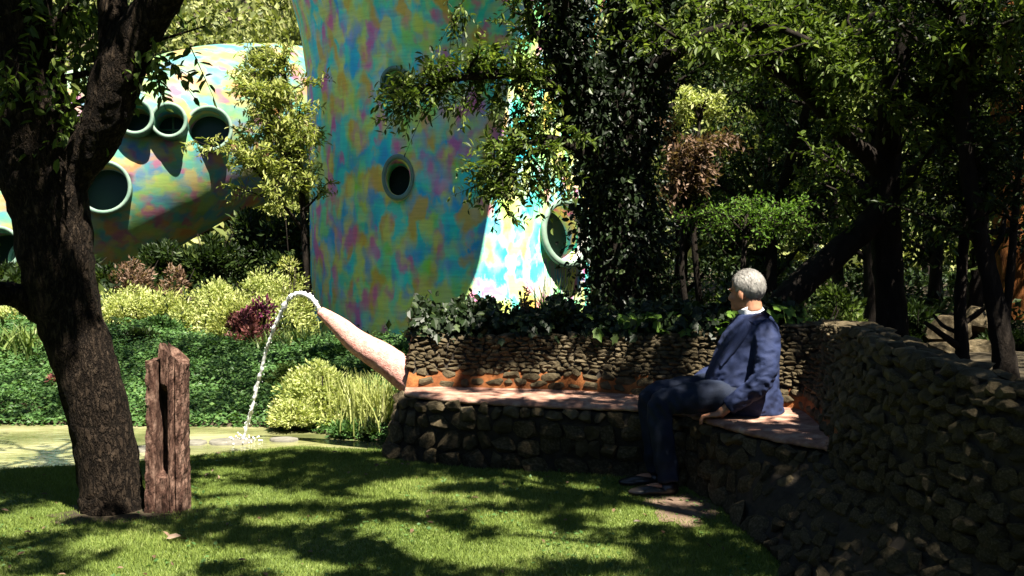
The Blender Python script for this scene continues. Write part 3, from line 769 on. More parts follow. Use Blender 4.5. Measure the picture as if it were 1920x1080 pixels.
# ------------------------------------------------------------------ serpent-shaped house and painted tower
def cut_round(obj, cutters):
    for c in cutters:
        m_ = obj.modifiers.new('b', 'BOOLEAN'); m_.operation = 'DIFFERENCE'; m_.object = c; m_.solver = 'EXACT'
    dg = bpy.context.evaluated_depsgraph_get(); me = bpy.data.meshes.new_from_object(obj.evaluated_get(dg))
    obj.modifiers.clear(); obj.data = me
    for c in cutters: bpy.data.objects.remove(c)


def frame_of(ax):
    ax = unit(np.asarray(ax, float)); u = unit(np.cross([0, 0, 1.0], ax)); return ax, u, np.cross(ax, u)


def pipe(name, c, ax, prof, m, parent, n=36, sy=1.0):
    """lathe profile [(along, radius)] about axis ax at c"""
    ax, u, w = frame_of(ax); a = np.linspace(0, 2 * np.pi, n, endpoint=False)
    V = np.vstack([c + ax * s + r * (np.cos(a)[:, None] * u + sy * np.sin(a)[:, None] * w) for s, r in prof])
    k = len(prof); i = np.arange(k - 1)[:, None] * n; j = np.arange(n)[None]; j2 = (j + 1) % n
    return link(name, mesh_np(name, V, np.stack([i + j, i + j2, i + n + j2, i + n + j], -1).reshape(-1, 4), m, True), parent)


def cutter(c, ax, r, s0, s1, sy=1.0, n=36):
    ax, u, w = frame_of(ax); a = np.linspace(0, 2 * np.pi, n, endpoint=False); bm = bmesh.new()
    lo = [bm.verts.new(c + ax * s0 + r * (math.cos(t) * u + sy * math.sin(t) * w)) for t in a]; hi = [bm.verts.new(c + ax * s1 + r * (math.cos(t) * u + sy * math.sin(t) * w)) for t in a]
    bm.faces.new(lo); bm.faces.new(hi)
    for q in range(n): bm.faces.new((lo[q], lo[(q + 1) % n], hi[(q + 1) % n], hi[q]))
    bmesh.ops.recalc_face_normals(bm, faces=bm.faces)
    me = bpy.data.meshes.new('cut'); bm.to_mesh(me); bm.free(); me.materials.append(M['dark'])
    return link('cut', me)


def hit(bvh, px, py):
    o = Vector((0, 0, CAMZ)); d = (pix(px, py, 10) - o).normalized(); h = bvh.ray_cast(o, d)
    return np.array(h[0]) if h[0] else np.array(pix(px, py, 22)), (np.array(h[1]) if h[1] else np.array((0, -1, 0)))


def window(parent, c, ax, r, L, inset, hood_m, sy=1.0, rim_t=.05, cross=False):
    h = pipe('window', c, ax, [(-inset - .05, r + .01), (L - .02, r + .03), (L, r + .02), (L, r - .02), (-inset - .05, r - .025)], hood_m, parent, sy=sy)
    pipe('rim', c, ax, [(L - .05, r + .024), (L - .05, r + .026 + rim_t * .5), (L + .008, r + .024 + rim_t * .5), (L + .012, r + .006), (L + .006, r - .022), (L - .03, r - .021)], M['rim'], h, sy=sy)
    pipe('pane', c, ax, [(-inset, r - .02), (-inset + .004, .001)], M['glass'], h, sy=sy)
    if cross:
        axx, u, w = frame_of(ax); mb = MB()
        for e in (u, w): add_tube(mb, [c + axx * (-inset + .03) - e * (r - .04), c + axx * (-inset + .03) + e * (r - .04)], [.02, .02], 6)
        mb.build('glazing_bar', M['hood'], h)


house = empty('serpent_house', (-11, 21, 0), 'long snake shaped house painted in pastel patches with round hooded windows', 'house')
ax_pts = [pix(-520, 640, 17.5), pix(-200, 545, 18.5), pix(60, 412, 19.8), pix(250, 310, 21), pix(420, 243, 22.6), pix(600, 228, 24.6), pix(820, 260, 27.2), pix(1000, 330, 29.5)]
AP = crom(ax_pts, 90); ar = np.interp(np.linspace(0, 7, 90), [0, 1, 2, 3, 4, 5, 6, 7], [1.32, 1.5, 1.70, 1.80, 1.75, 1.62, 1.55, 1.4])
V, F, C = tube(AP, ar, 56, .004)
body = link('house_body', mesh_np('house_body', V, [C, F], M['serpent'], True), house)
bvh = BVHTree.FromPolygons([Vector(v) for v in V], [tuple(f) for f in F])
AXV = unit(np.array([.22, -1, .12]))
spec = [(258, 228, .29, .42, 'hood', False), (320, 234, .29, .42, 'hood', True), (392, 243, .40, .12, 'hood', False), (195, 352, .44, .16, 'hood', False), (486, 118, .24, .12, 'hood', False), (62, 488, .31, .30, 'hood_pale', False), (2, 468, .34, .32, 'hood', False)]
cuts = []; wins = []
for px, py, r, L, hm, cr in spec:
    c, nn = hit(bvh, px, py); bot, _ = hit(bvh, px, py + r / c[1] * FPX)
    prot = max(0.0, (c[1] - bot[1])) + L * .75
    c = c + AXV * 0; cuts.append((c, AXV, r - .035, -.75, 2.0)); wins.append((c, r, prot, hm, cr))
cut_round(body, [cutter(*q) for q in cuts])
for c, r, prot, hm, cr in wins: window(house, c, AXV, r, prot, .5, M[hm], 1.0, .03, cr)
# raised lip along the ridge of the roof
TT = unit(np.gradient(AP, axis=0)); UPV = np.array([0, 0, 1.0]); nrm_up = unit(UPV - TT * (TT @ UPV)[:, None])
sidev = np.cross(TT, nrm_up); ks = np.arange(14, 46)
ca = R(10)
LP = AP + ar[:, None] * (nrm_up * math.cos(ca) + sidev * math.sin(ca) * -1)
mb = MB(); q = LP[ks]; o_ = nrm_up[ks]; s_ = sidev[ks]; hh = .30 * sst(0, 8, np.arange(len(ks))) * sst(0, 10, len(ks) - 1 - np.arange(len(ks))) ** .7 + .02
Vp = np.stack([q - o_ * .08 - s_ * .03, q + o_ * hh[:, None] * .92 - s_ * .05, q + o_ * hh[:, None], q + o_ * hh[:, None] * .96 + s_ * .10, q - o_ * .08 + s_ * .09], 1)
ii = np.arange(len(ks) - 1)[:, None] * 5 + np.arange(4)[None]; mb.add(Vp.reshape(-1, 3), np.stack([ii, ii + 5, ii + 6, ii + 1], -1).reshape(-1, 4)); mb.build('roof_lip', M['lip'], house)

tower = empty('painted_tower', (-1.02, 17, 0), 'tall flaring round tower brushed with teal, blue, green and orange patches', 'tower')
TC = np.array([-.98, 17.0]); na = 144; zt = np.concatenate([np.linspace(-.3, 4.0, 14), np.linspace(4.15, 7.4, 26), [7.8, 8.0]])
a = np.linspace(0, 2 * np.pi, na, endpoint=False)
zk = [-.3, 1, 2.2, 3.2, 4.0, 4.6, 5.2, 5.9, 6.6, 7.3, 7.8, 8.0]
rz = np.interp(zt, zk, [0, 0, .0, .01, .03, .11, .26, .45, .65, .75, .5, -.6]); rs_ = np.interp(zt, zk, [0, 0, 0, 0, .04, .30, .80, 1.5, 2.3, 2.7, 2.4, .2])
adeg = (np.degrees(a) + 180) % 360 - 180; lean = sst(-108, -86, adeg) * (1 - sst(-67, -57, adeg))          # unseen overhang, shaped to cast the shade on the tower's front
V = []
for z, r, rj__ in zip(zt, rz, rs_):
    ov = 1 + .03 * np.cos(2 * a + .6)
    V.append(np.stack([TC[0] + (2.16 + r + rj__ * lean) * ov * np.cos(a), TC[1] + (2.16 + r + rj__ * lean) * ov * np.sin(a), np.full(na, z)], -1))
V = np.array(V).reshape(-1, 3); k = len(zt)
i = np.arange(k - 1)[:, None] * na; j = np.arange(na)[None]; j2 = (j + 1) % na
F4 = np.stack([i + j, i + j2, i + na + j2, i + na + j], -1).reshape(-1, 4)
V = np.vstack([V, [TC[0], TC[1], -.3], [TC[0], TC[1], 8.1]]); j = np.arange(na)
F3 = np.concatenate([np.stack([np.full(na, len(V) - 2), (j + 1) % na, j], -1), np.stack([np.full(na, len(V) - 1), (k - 1) * na + j, (k - 1) * na + (j + 1) % na], -1)])
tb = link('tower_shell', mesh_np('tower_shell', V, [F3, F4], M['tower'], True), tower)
bvh = BVHTree.FromPolygons([Vector(v) for v in V], [tuple(f) for f in F4])
tw = []; cuts = []
for px, py, r, L, sy, hm in [(747, 334, .20, .03, 1.45, 'hood_pale'), (742, 157, .18, .06, 1.1, 'hood'), (1056, 438, .41, .07, 1.08, 'hood_pale')]:
    c, nn = hit(bvh, px, py); ax = unit(np.array([nn[0] * .8 + (.25 if px < 900 else -.15), nn[1], .10])); cuts.append((c, ax, r - .035, -.8, 1.0, sy)); tw.append((c, ax, r, L, sy, hm))
cut_round(tb, [cutter(*q) for q in cuts])
for c, ax, r, L, sy, hm in tw: window(tower, c, ax, r, L + .05, .42, M[hm], sy, .0 if r < .3 else .07)
# pale run-off streaks under the big round window
mb = MB(); rd = np.random.default_rng(6)
for q in range(16):
    x0 = 1020 + q * 4.6 + rd.normal(0, 1); y0 = 480 + 14 * math.sin((q + .5) / 16 * math.pi) + rd.normal(0, 2); y1 = y0 + rd.uniform(20, 95); wd = rd.uniform(1.0, 2.6)
    pts = []
    for t in np.linspace(0, 1, 7):
        for s in (-1, 1):
            c, nn = hit(bvh, x0 + s * wd * (1 - .6 * t), y0 + (y1 - y0) * t); pts.append(c + nn * .006)
    b = np.arange(6) * 2; mb.add(np.array(pts), np.stack([b, b + 1, b + 3, b + 2], -1))
mb.build('runoff_streaks', M['hood_pale'], tower)

# ------------------------------------------------------------------ the seated man
from mathutils import noise as mnoise
def remesh(mb, name, vox, it, m):
    me = mb.mesh(name + '_raw', [m]); o = link('raw', me)
    r_ = o.modifiers.new('r', 'REMESH'); r_.mode = 'VOXEL'; r_.voxel_size = vox; r_.use_smooth_shade = True
    s_ = o.modifiers.new('s', 'SMOOTH'); s_.factor = .5; s_.iterations = it
    dg = bpy.context.evaluated_depsgraph_get(); out = bpy.data.meshes.new_from_object(o.evaluated_get(dg)); out.name = name
    bpy.data.objects.remove(o); out.materials.clear(); out.materials.append(m); return out


def get_v(me): v = np.empty(len(me.vertices) * 3, np.float32); me.vertices.foreach_get('co', v); return v.reshape(-1, 3)
def get_n(me): v = np.empty(len(me.vertices) * 3, np.float32); me.vertices.foreach_get('normal', v); return v.reshape(-1, 3)
def set_v(me, v): me.vertices.foreach_set('co', v.astype(np.float32).ravel()); me.update()


HC = np.array([1.383, 6.29, 1.165]); fh = unit(np.array([-.76, .64, -.04])); lh = unit(np.cross([0, 0, 1.], fh)); uh = np.cross(fh, lh)
HM = np.stack([fh, lh, uh], 1)
def hp(x, y, z): return HC + HM @ np.array([x, y, z])
def he(mb, c, r, nu=18, nv=12): ellipsoid(mb, hp(*c), r, nu, nv, 0, HM)


def torso(mb, g=0.0):
    R_ = [(.455, 1.385, 6.255, .205, .175), (.52, 1.372, 6.255, .212, .185), (.62, 1.358, 6.255, .205, .185), (.72, 1.366, 6.26, .19, .182), (.82, 1.386, 6.265, .172, .188), (.90, 1.406, 6.268, .152, .195),
          (.96, 1.422, 6.27, .128, .185), (1.00, 1.428, 6.275, .10, .135), (1.035, 1.425, 6.28, .078, .085)]
    n = 28; a = np.linspace(0, 2 * np.pi, n, endpoint=False)
    V = np.vstack([np.stack([cx + (rx + g) * np.sign(np.cos(a)) * np.abs(np.cos(a)) ** .85, cy + (ry + g) * np.sign(np.sin(a)) * np.abs(np.sin(a)) ** .85, np.full(n, z)], -1) for z, cx, cy, rx, ry in R_] + [[[R_[0][1], R_[0][2], R_[0][0]]], [[R_[-1][1], R_[-1][2], R_[-1][0] + .01]]])
    k = len(R_); i = np.arange(k - 1)[:, None] * n; j = np.arange(n)[None]; j2 = (j + 1) % n
    base = mb.n; mb.add(V, np.stack([i + j, i + j2, i + n + j2, i + n + j], -1).reshape(-1, 4)); j = np.arange(n)
    mb.f[3].append(np.concatenate([np.stack([np.full(n, k * n), (j + 1) % n, j], -1), np.stack([np.full(n, k * n + 1), (k - 1) * n + j, (k - 1) * n + (j + 1) % n], -1)]) + base); mb.m[3].append(np.zeros(2 * n, int))


ARM_L = [(1.452, 6.105, .945), (1.455, 6.05, .90), (1.44, 6.00, .79), (1.41, 5.975, .68), (1.33, 5.985, .605), (1.225, 6.01, .525)]
ARM_R = [(1.425, 6.43, .945), (1.40, 6.475, .90), (1.36, 6.49, .80), (1.29, 6.475, .70), (1.20, 6.455, .645), (1.12, 6.44, .60)]
LEG_L = [(1.38, 6.165, .56), (1.20, 6.13, .565), (1.02, 6.10, .56), (.875, 6.085, .535), (.845, 6.08, .47), (.865, 6.065, .30), (.895, 6.05, .09)]
LEG_R = [(1.38, 6.355, .56), (1.20, 6.345, .57), (1.02, 6.335, .565), (.855, 6.325, .54), (.825, 6.32, .475), (.845, 6.31, .30), (.865, 6.30, .09)]


def hand(mb, wrist, palm, fd, sd, ud, bend, thumb_side):
    """palm with four unequal fingers and a thumb leaving the side near the wrist"""
    wrist, palm, fd, sd, ud = [np.asarray(q, float) for q in (wrist, palm, fd, sd, ud)]; fd, sd, ud = unit(fd), unit(sd), unit(ud)
    ellipsoid(mb, palm, (.048, .042, .016), 14, 10, 0, np.stack([fd, sd, ud], 1)); add_tube(mb, [wrist, palm - fd * .02], [.029, .027], 10)
    for i, (o, l) in enumerate([(-.030, .92), (-.010, 1.06), (.011, 1.0), (.031, .78)]):
        o = o * -thumb_side * -1; p = palm + fd * .034 + sd * o; P = [p - fd * .02, p]; ang = 0
        for sgl, bd in zip((.040, .027, .021), bend):
            ang += bd; p = p + (fd * math.cos(ang) - ud * math.sin(ang)) * sgl * l; P.append(p)
        add_tube(mb, P, [.0095, .0098, .0086, .0078, .0062], 8)
    b = palm - fd * .022 + sd * thumb_side * .034; P = [b - sd * thumb_side * .015, b + fd * .012 + sd * thumb_side * .012, b + fd * .036 + sd * thumb_side * .020 - ud * .006, b + fd * .058 + sd * thumb_side * .016 - ud * .014]
    add_tube(mb, P, [.013, .0118, .010, .0075], 8)


pb = MB()
torso(pb, -.03)
he(pb, (-.012, 0, .03), (.098, .079, .095)); he(pb, (.030, 0, -.032), (.068, .062, .085)); he(pb, (.045, 0, -.085), (.046, .047, .034)); he(pb, (.078, 0, -.098), (.022, .024, .018))
he(pb, (.104, 0, -.040), (.017, .014, .016)); add_tube(pb, [hp(.088, 0, .008), hp(.098, 0, -.015), hp(.108, 0, -.036)], [.008, .010, .012], 8)
for s in (1, -1):
    he(pb, (.074, .030 * s, .014), (.022, .026, .011)); he(pb, (.062, .042 * s, -.042), (.026, .020, .022)); he(pb, (-.004, .081 * s, -.020), (.019, .008, .031)); he(pb, (-.010, .078 * s, -.038), (.012, .007, .014))
he(pb, (.089, 0, -.070), (.011, .024, .006)); he(pb, (.087, 0, -.081), (.011, .021, .007))
add_tube(pb, [hp(-.028, 0, -.05), hp(-.038, 0, -.10), (1.425, 6.283, 1.03), (1.425, 6.28, .96)], [.060, .058, .060, .070], 16)
for A in (ARM_L, ARM_R): add_tube(pb, limb_points(A, 16), np.linspace(.045, .028, 16), 10)
for Lg in (LEG_L, LEG_R): add_tube(pb, limb_points(Lg, 20), np.interp(np.linspace(0, 1, 20), [0, .5, 1], [.075, .052, .036]), 10)
for Lg in (LEG_L, LEG_R): ellipsoid(pb, np.array(Lg[-1]) + [-.05, 0, -.04], (.10, .035, .03), 12, 8)
hand(pb, (1.225, 6.01, .522), (1.158, 6.022, .478), (-1, .10, -.06), (-.1, -1, 0), (0, 0, 1), (.18, .95, .5), -1)
hand(pb, (1.12, 6.44, .598), (1.06, 6.425, .575), (-1, -.15, -.25), (.1, -.55, .8), (0, .85, .5), (.10, .25, .25), 1)
person = link('person', remesh(pb, 'person_body', .0052, 3, M['skin']))
tag(person, 'white haired man in a navy jacket and jeans sitting on the stone bench', 'person')
# jacket with folds
jb_ = MB(); torso(jb_, .012)
for A, sh in ((ARM_L, 1), (ARM_R, -1)):
    Pq = limb_points(A, 22); add_tube(jb_, Pq, np.interp(np.linspace(0, 1, 22), [0, .15, .5, .62, 1], [.074, .078, .066, .066, .050]), 14)
    ellipsoid(jb_, A[0], (.085, .075, .075), 14, 10)
add_tube(jb_, [(1.47, 6.11, .95), (1.43, 6.27, 1.015), (1.43, 6.43, .95)], [.062, .060, .062], 12)
jm_ = remesh(jb_, 'jacket', .0085, 6, M['jacket'])
v = get_v(jm_); nn = get_n(jm_); arm = np.array(ARM_L)
fold = np.zeros(len(v))
armP = limb_points(ARM_L, 60); dd = ((v[:, None] - armP[None]) ** 2).sum(-1); wi = np.sqrt(dd.min(1)); ta = dd.argmin(1) / 59.
armw = np.exp(-(wi / .10) ** 4)
tz = v[:, 2]; creases = np.empty(len(v))
for q_, (a_, b_, c_) in enumerate(v):
    u1 = Vector((a_ * 9 + c_ * 7, b_ * 7, c_ * 13 - a_ * 6)); creases[q_] = (1 - abs(mnoise.noise(u1)) * 2.6) * .6 + (1 - abs(mnoise.noise(u1 * 2.1 + Vector((3, 1, 5)))) * 2.4) * .4
elb = np.exp(-((ta - .62) / .25) ** 2)
fold += (creases - .55) * (.006 + .010 * armw * elb + .005 * sst(.8, .5, tz) * (1 - armw))
rj_ = np.random.default_rng(3)
set_v(jm_, v + nn * fold[:, None])
jk = link('jacket', jm_, person)
jk_bvh = BVHTree.FromPolygons([Vector(q) for q in get_v(jm_)], [tuple(p.vertices) for p in jm_.polygons])
def on_jacket(px, py, off):
    o = Vector((0, 0, CAMZ)); d_ = (pix(px, py, 10) - o).normalized(); h = jk_bvh.ray_cast(o, d_)
    p = np.array(h[0]) if h[0] else np.array(pix(px, py, 6.15)); return p + np.array([-.3, -1, .3]) * off
def strip(name, A, B, m, off=.006):
    mb = MB(); n = 10; a_ = crom(np.array(A, float), n); b_ = crom(np.array(B, float), n); V = []
    for q in range(n):
        pa, pb_ = on_jacket(*a_[q], off), on_jacket(*b_[q], off); V += [pa - np.array([0, -.010, 0]), pa, (pa + pb_) / 2 + np.array([-.15, -.5, .15]) * off, pb_, pb_ - np.array([0, -.010, 0])]
    b0 = np.arange(n - 1)[:, None] * 5 + np.arange(4)[None]; mb.add(np.array(V), np.stack([b0, b0 + 5, b0 + 6, b0 + 1], -1).reshape(-1, 4))
    return mb.build(name, m, jk)
strip('lapel', [(1398, 596), (1384, 618), (1366, 648), (1350, 684)], [(1420, 590), (1410, 613), (1386, 650), (1354, 688)], M['jacket'])
strip('jacket_collar', [(1402, 600), (1418, 590), (1434, 582)], [(1418, 610), (1434, 600), (1446, 592)], M['jacket'], .006)
mb = MB(); ellipsoid(mb, on_jacket(1345, 757, .004), (.006, .004, .006), 8, 6); ellipsoid(mb, on_jacket(1352, 751, .004), (.006, .004, .006), 8, 6); mb.build('cuff_button', M['shoe'], jk)
# trousers
tb_ = MB()
for Lg in (LEG_L, LEG_R): add_tube(tb_, limb_points(Lg, 34), np.interp(np.linspace(0, 1, 34), [0, .2, .48, .56, .75, 1], [.098, .100, .078, .078, .068, .066]), 16)
ellipsoid(tb_, (1.38, 6.26, .56), (.17, .185, .105), 18, 12)
tm_ = remesh(tb_, 'trousers', .0085, 4, M['jeans']); v = get_v(tm_); nn = get_n(tm_)
kn = np.exp(-(((v[:, 0] - .87) / .12) ** 2 + ((v[:, 2] - .5) / .1) ** 2))
fold = .006 * np.sin(v[:, 2] * 60 + v[:, 0] * 90) * kn + .004 * np.sin(v[:, 0] * 42 + v[:, 1] * 50) + .005 * np.sin(v[:, 2] * 44 + v[:, 1] * 30) * sst(.4, .15, v[:, 2])
set_v(tm_, v + nn * fold[:, None]); link('trousers', tm_, person)
# shirt collar: a tilted band
cax = unit(np.array([-.42, .12, 1.0])); pipe('shirt_collar', np.array([1.408, 6.283, 1.052]), cax, [(-.055, .080), (-.015, .074), (.018, .068), (.030, .069), (.026, .062), (-.02, .060)], M['shirt'], person, 28)
# hair
a = np.linspace(0, 2 * np.pi, 64, endpoint=False); b = np.linspace(-np.pi / 2, np.pi / 2, 40); rh = np.random.default_rng(5)
D = np.stack([np.cos(b)[:, None] * np.cos(a), np.cos(b)[:, None] * np.sin(a), np.repeat(np.sin(b)[:, None], 64, 1)], -1).reshape(-1, 3)
V = D * [.104, .084, .099] + [-.015, 0, .032]
hl = np.interp(V[:, 0], [-.13, -.06, -.03, .005, .03, .055, .09], [-.075, -.070, -.035, .012, -.005, .062, .075])
ins = sst(-.012, .006, V[:, 2] - hl); st_ = rh.normal(0, .0007, len(V)) + .0008 * np.sin(np.arctan2(V[:, 1], V[:, 0]) * 40 + V[:, 2] * 60)
V = ((V - [-.017, 0, .034]) * (.80 + .20 * ins + st_[:, None] * 4 * ins[:, None] if False else (.80 + .20 * ins)[:, None]) + [-.017, 0, .034]) + D * (st_ * ins)[:, None]
V = HC + V @ HM.T; i = np.arange(39)[:, None] * 64; j = np.arange(64)[None]; j2 = (j + 1) % 64
link('hair', mesh_np('hair', V, np.stack([i + j, i + j2, i + 64 + j2, i + 64 + j], -1).reshape(-1, 4), M['hair'], True), person)
hn = 2600; rows_ = np.where(ins > .9)[0]; pick_ = rh.choice(rows_, hn); hb_ = V[pick_]; ho = unit(hb_ - hp(-.015, 0, .032)); flow = -fh * 1.0 - uh * .75 + rh.normal(0, .28, (hn, 3)); flow = unit(flow - ho * (flow * ho).sum(1)[:, None])
hs = np.cross(flow, ho) * .0011; hl_ = rh.uniform(.014, .034, hn)[:, None]
HV = np.stack([hb_ - hs + ho * .0005, hb_ + hs + ho * .0005, hb_ + flow * hl_ * .55 + ho * .0042 + hs * .7, hb_ + flow * hl_ * .55 + ho * .0042 - hs * .7, hb_ + flow * hl_ + ho * .0015 - ho * hl_ * .10], 1).reshape(-1, 3)
b0 = np.arange(hn)[:, None] * 5; hm_ = mesh_np('hair_strands', HV, [(b0 + [3, 2, 4]).reshape(-1, 3), (b0 + [0, 1, 2, 3]).reshape(-1, 4)], M['hair'], True)
tag(link('hair_strands', hm_, person), kind='stuff')
for s in (1, -1):
    mb = MB(); ellipsoid(mb, hp(.083, .030 * s, -.004), (.010, .012, .006), 10, 8, 0, HM); mb.build('eye', M['shoe'], person)
    mb = MB(); ellipsoid(mb, hp(.094, .031 * s, .014), (.006, .019, .004), 10, 6, 0, HM); mb.build('eyebrow', M['hair'], person)
for Lg in (LEG_L, LEG_R):
    an = np.array(Lg[-1]); mb = MB()
    ellipsoid(mb, an + [.0, 0, -.045], (.062, .042, .05), 14, 10); ellipsoid(mb, an + [-.09, -.006, -.055], (.125, .047, .034), 16, 10); ellipsoid(mb, an + [-.16, -.01, -.062], (.075, .048, .028), 14, 8)
    V0 = remesh(mb, 'shoe', .006, 3, M['shoe']); v = get_v(V0); v[:, 2] = np.maximum(v[:, 2], .008); set_v(V0, v); link('shoe', V0, person)

# ------------------------------------------------------------------ trees
def make_tree(label, base, limbs, bark, secs, leafm, leaf, k, seed, cat='tree', group=None, t0=.35, droop=.25, width=.42, nseg=10, up=.15, extra=None, name='tree', rough=.06):
    """limbs: list of (points, radii) in world space; secs: list of (limb indices, nsec, slen, ntwig, tlen)"""
    rng = np.random.default_rng(seed); t = empty(name, base, label, cat, group)
    LB = []
    for P, rr in limbs:
        n = max(8, len(P) * 5); LB.append((limb_points(P, n), crom(np.array(rr, float)[:, None], n)[:, 0]))
    mb = MB()
    for P, rr in LB: add_tube(mb, P, rr, nseg, rough, 0, rng)
    allp = []
    for idx, ns, sl_, nt_, tl, t00 in secs:
        sc_, A, D, Ln = branch_out(rng, [LB[i] for i in idx], ns, sl_, nt_, tl, t00, up)
        add_limbs(mb, sc_, 5, .08, rng); allp.append((A, D, Ln))
    if extra is not None: allp.append(extra)
    mb.build('trunk', bark, t)
    if allp:
        A = np.vstack([q[0] for q in allp]); D = np.vstack([q[1] for q in allp]); Ln = np.concatenate([q[2] for q in allp])
        p, d, nr, L, tw_ = sprays(A, D, Ln, k, leaf, rng, droop)
        link('crown', leaf_mesh('crown', p, d, nr, L, leafm, width, 'oval', rng, None, (tw_[0], tw_[1], .0035), bark), t)
    return t


def px_limb(rows): return [pix(x, y, d) for x, y, d, r in rows], [r / 2000 * d for x, y, d, r in rows]


SHX, SHY = SUN.x / SUN.z, SUN.y / SUN.z
from mathutils import noise as mnoise
def nz2(x, y, s, o): return mnoise.noise(Vector((x * s, y * s, o)))
def shadow_of(x, y, z, r): return (x - SHX * z, y - SHY * z, r)
SPOTS = [(-1.97, 5.78, .13), (-2.36, 5.80, .15), (-2.28, 5.7, .10)] + [shadow_of(*q) for q in (
    (1.40, 6.27, 1.2, .15), (1.45, 6.05, .85, .07), (1.40, 5.98, .68, .07), (1.24, 6.12, .64, .05), (1.70, 6.28, .92, .10), (1.69, 6.26, .75, .10), (1.66, 6.20, .55, .12), (1.50, 6.1, .46, .12),
    (-.30, 6.9, .45, .10), (-.10, 6.9, .45, .12), (.22, 6.85, .45, .10), (.14, 7.12, .62, .05), (.34, 7.1, .68, .05), (.60, 7.0, .66, .05), (-.10, 7.15, .6, .04), (1.24, 6.85, .62, .06), (1.30, 6.82, .5, .05))]
def lawn_lit(x, y):
    # chosen sun patches on the ground, left clear by the shade twigs
    if x < -.55 and y > lawn_edge(x) - .10: return True
    if any((x - a) ** 2 + (y - b) ** 2 < (r + .06) ** 2 for a, b, r in SPOTS): return True
    if y > 6.75 - .45 * max(0, x) and x > -.7: return False
    if x > .95 and y < 6.2: return nz2(x, y, 5.0, 4) > .62
    w = .16 * math.sin(x * 2.1 + .6) + .10 * math.sin(x * 5.3)
    if 5.55 < y + w < 6.0 and -1.7 < x < 1.05: return nz2(x * .7, y * 1.4, 3.4, 7) > -.10
    if 6.25 < y + w < 6.55 and -.7 < x < .5: return nz2(x * .7, y * 1.5, 4, 2) > .05
    return nz2(x * .7, y, 3.6, 1.5) > .20 + .10 * (x < -2.2) + .12 * (y > 6.5)
def bank_lit(x, y): return nz2(x, y, 2.0, 9) > .32
def shade_twigs(lit, xr, yr, zr, n, seed, more=None):  # unseen twigs above the view, placed to shade ground not marked lit
    rng = np.random.default_rng(seed); A, D = [], []
    while len(A) < n:
        gx0, gy0, z = rng.uniform(*xr), rng.uniform(*yr), rng.uniform(*zr)
        if lit(gx0, gy0) or lit(gx0 + .07, gy0) or lit(gx0 - .07, gy0): continue
        d0 = unit(rvec(1, rng)[0] * [1, 1, .4]); A.append(np.array([gx0 + SHX * z, gy0 + SHY * z, z]) - d0 * .09); D.append(d0)
    A, D = np.array(A), np.array(D); Ln = rng.uniform(.13, .24, n)
    return (A, D, Ln) if more is None else (np.vstack([A, more[0]]), np.vstack([D, more[1]]), np.concatenate([Ln, more[2]]))


# big dark tree beside the post
L0 = px_limb([(214, 990, 5.75, 84), (211, 955, 5.75, 64), (206, 900, 5.75, 57), (190, 800, 5.74, 56), (163, 700, 5.73, 57), (132, 600, 5.72, 57), (108, 500, 5.7, 66), (95, 400, 5.68, 69), (72, 300, 5.65, 76), (50, 200, 5.62, 75), (35, 90, 5.6, 70), (20, -60, 5.5, 62), (0, -300, 5.4, 48), (-40, -600, 5.3, 30)])
L1 = px_limb([(100, 385, 5.68, 40), (140, 315, 5.66, 40), (176, 268, 5.62, 41), (200, 215, 5.58, 43), (218, 150, 5.54, 46), (252, 75, 5.5, 41), (300, 0, 5.45, 37), (365, -100, 5.4, 33), (450, -280, 5.3, 24), (520, -500, 5.2, 14)])
L2 = px_limb([(216, 160, 5.54, 30), (214, 100, 5.56, 28), (212, 30, 5.6, 27), (206, -60, 5.65, 25), (190, -220, 5.7, 20), (170, -420, 5.8, 12)])
L3 = px_limb([(95, 600, 5.72, 24), (62, 572, 5.7, 25), (28, 553, 5.66, 23), (-20, 545, 5.6, 21), (-120, 500, 5.5, 17), (-260, 380, 5.4, 10)])
rngx = np.random.default_rng(77)
def hand_twigs(rows, n, ln, rng=rngx, jit=.05):
    """twigs starting round given points (px, py, d), aimed (dx, dz)"""
    A, D, Ln = [], [], []
    for x, y, d, dx, dy, dz in rows:
        for _ in range(n):
            A.append(np.array(pix(x, y, d)) + rng.normal(0, jit, 3)); D.append(np.array([dx, dy, dz]) + rng.normal(0, .35, 3)); Ln.append(ln * rng.uniform(.6, 1.3))
    return np.array(A), np.array(D), np.array(Ln)
ext = hand_twigs([(280, 90, 5.5, .2, -.1, -1), (292, 110, 5.5, .3, 0, -.9), (190, 215, 5.6, -.9, 0, -.2), (170, 225, 5.6, -.8, .1, -.4), (160, 40, 5.7, -.4, 0, -.8), (120, 60, 5.7, -.2, -.1, -.9), (60, 70, 5.5, .1, 0, -1), (30, 30, 5.5, 0, 0, -1), (150, 110, 5.8, -.2, 0, -1), (90, 130, 5.3, .2, 0, -.9), (20, 120, 5.3, 0, 0, -1), (120, -10, 5.6, .1, 0, -1), (40, 0, 5.4, .2, 0, -1), (180, 10, 5.7, .1, .1, -.9)], 7, .22)
ext = shade_twigs(lawn_lit, (-4.8, -1.5), (2.2, 7.6), (3.9, 6.3), 2600, 92, ext)
left_tree = make_tree('big dark forked tree growing beside the split wooden post', pix(212, 962, 5.75), [L0, L1, L2, L3], M['bark'], [((0, 1, 2), 34, .9, 12, .28, .66), ((3,), 8, .5, 8, .2, .6)], M['lf_mid'], .068, 9, 31, extra=ext, nseg=20, name='broadleaf_tree', rough=.035, width=.5)

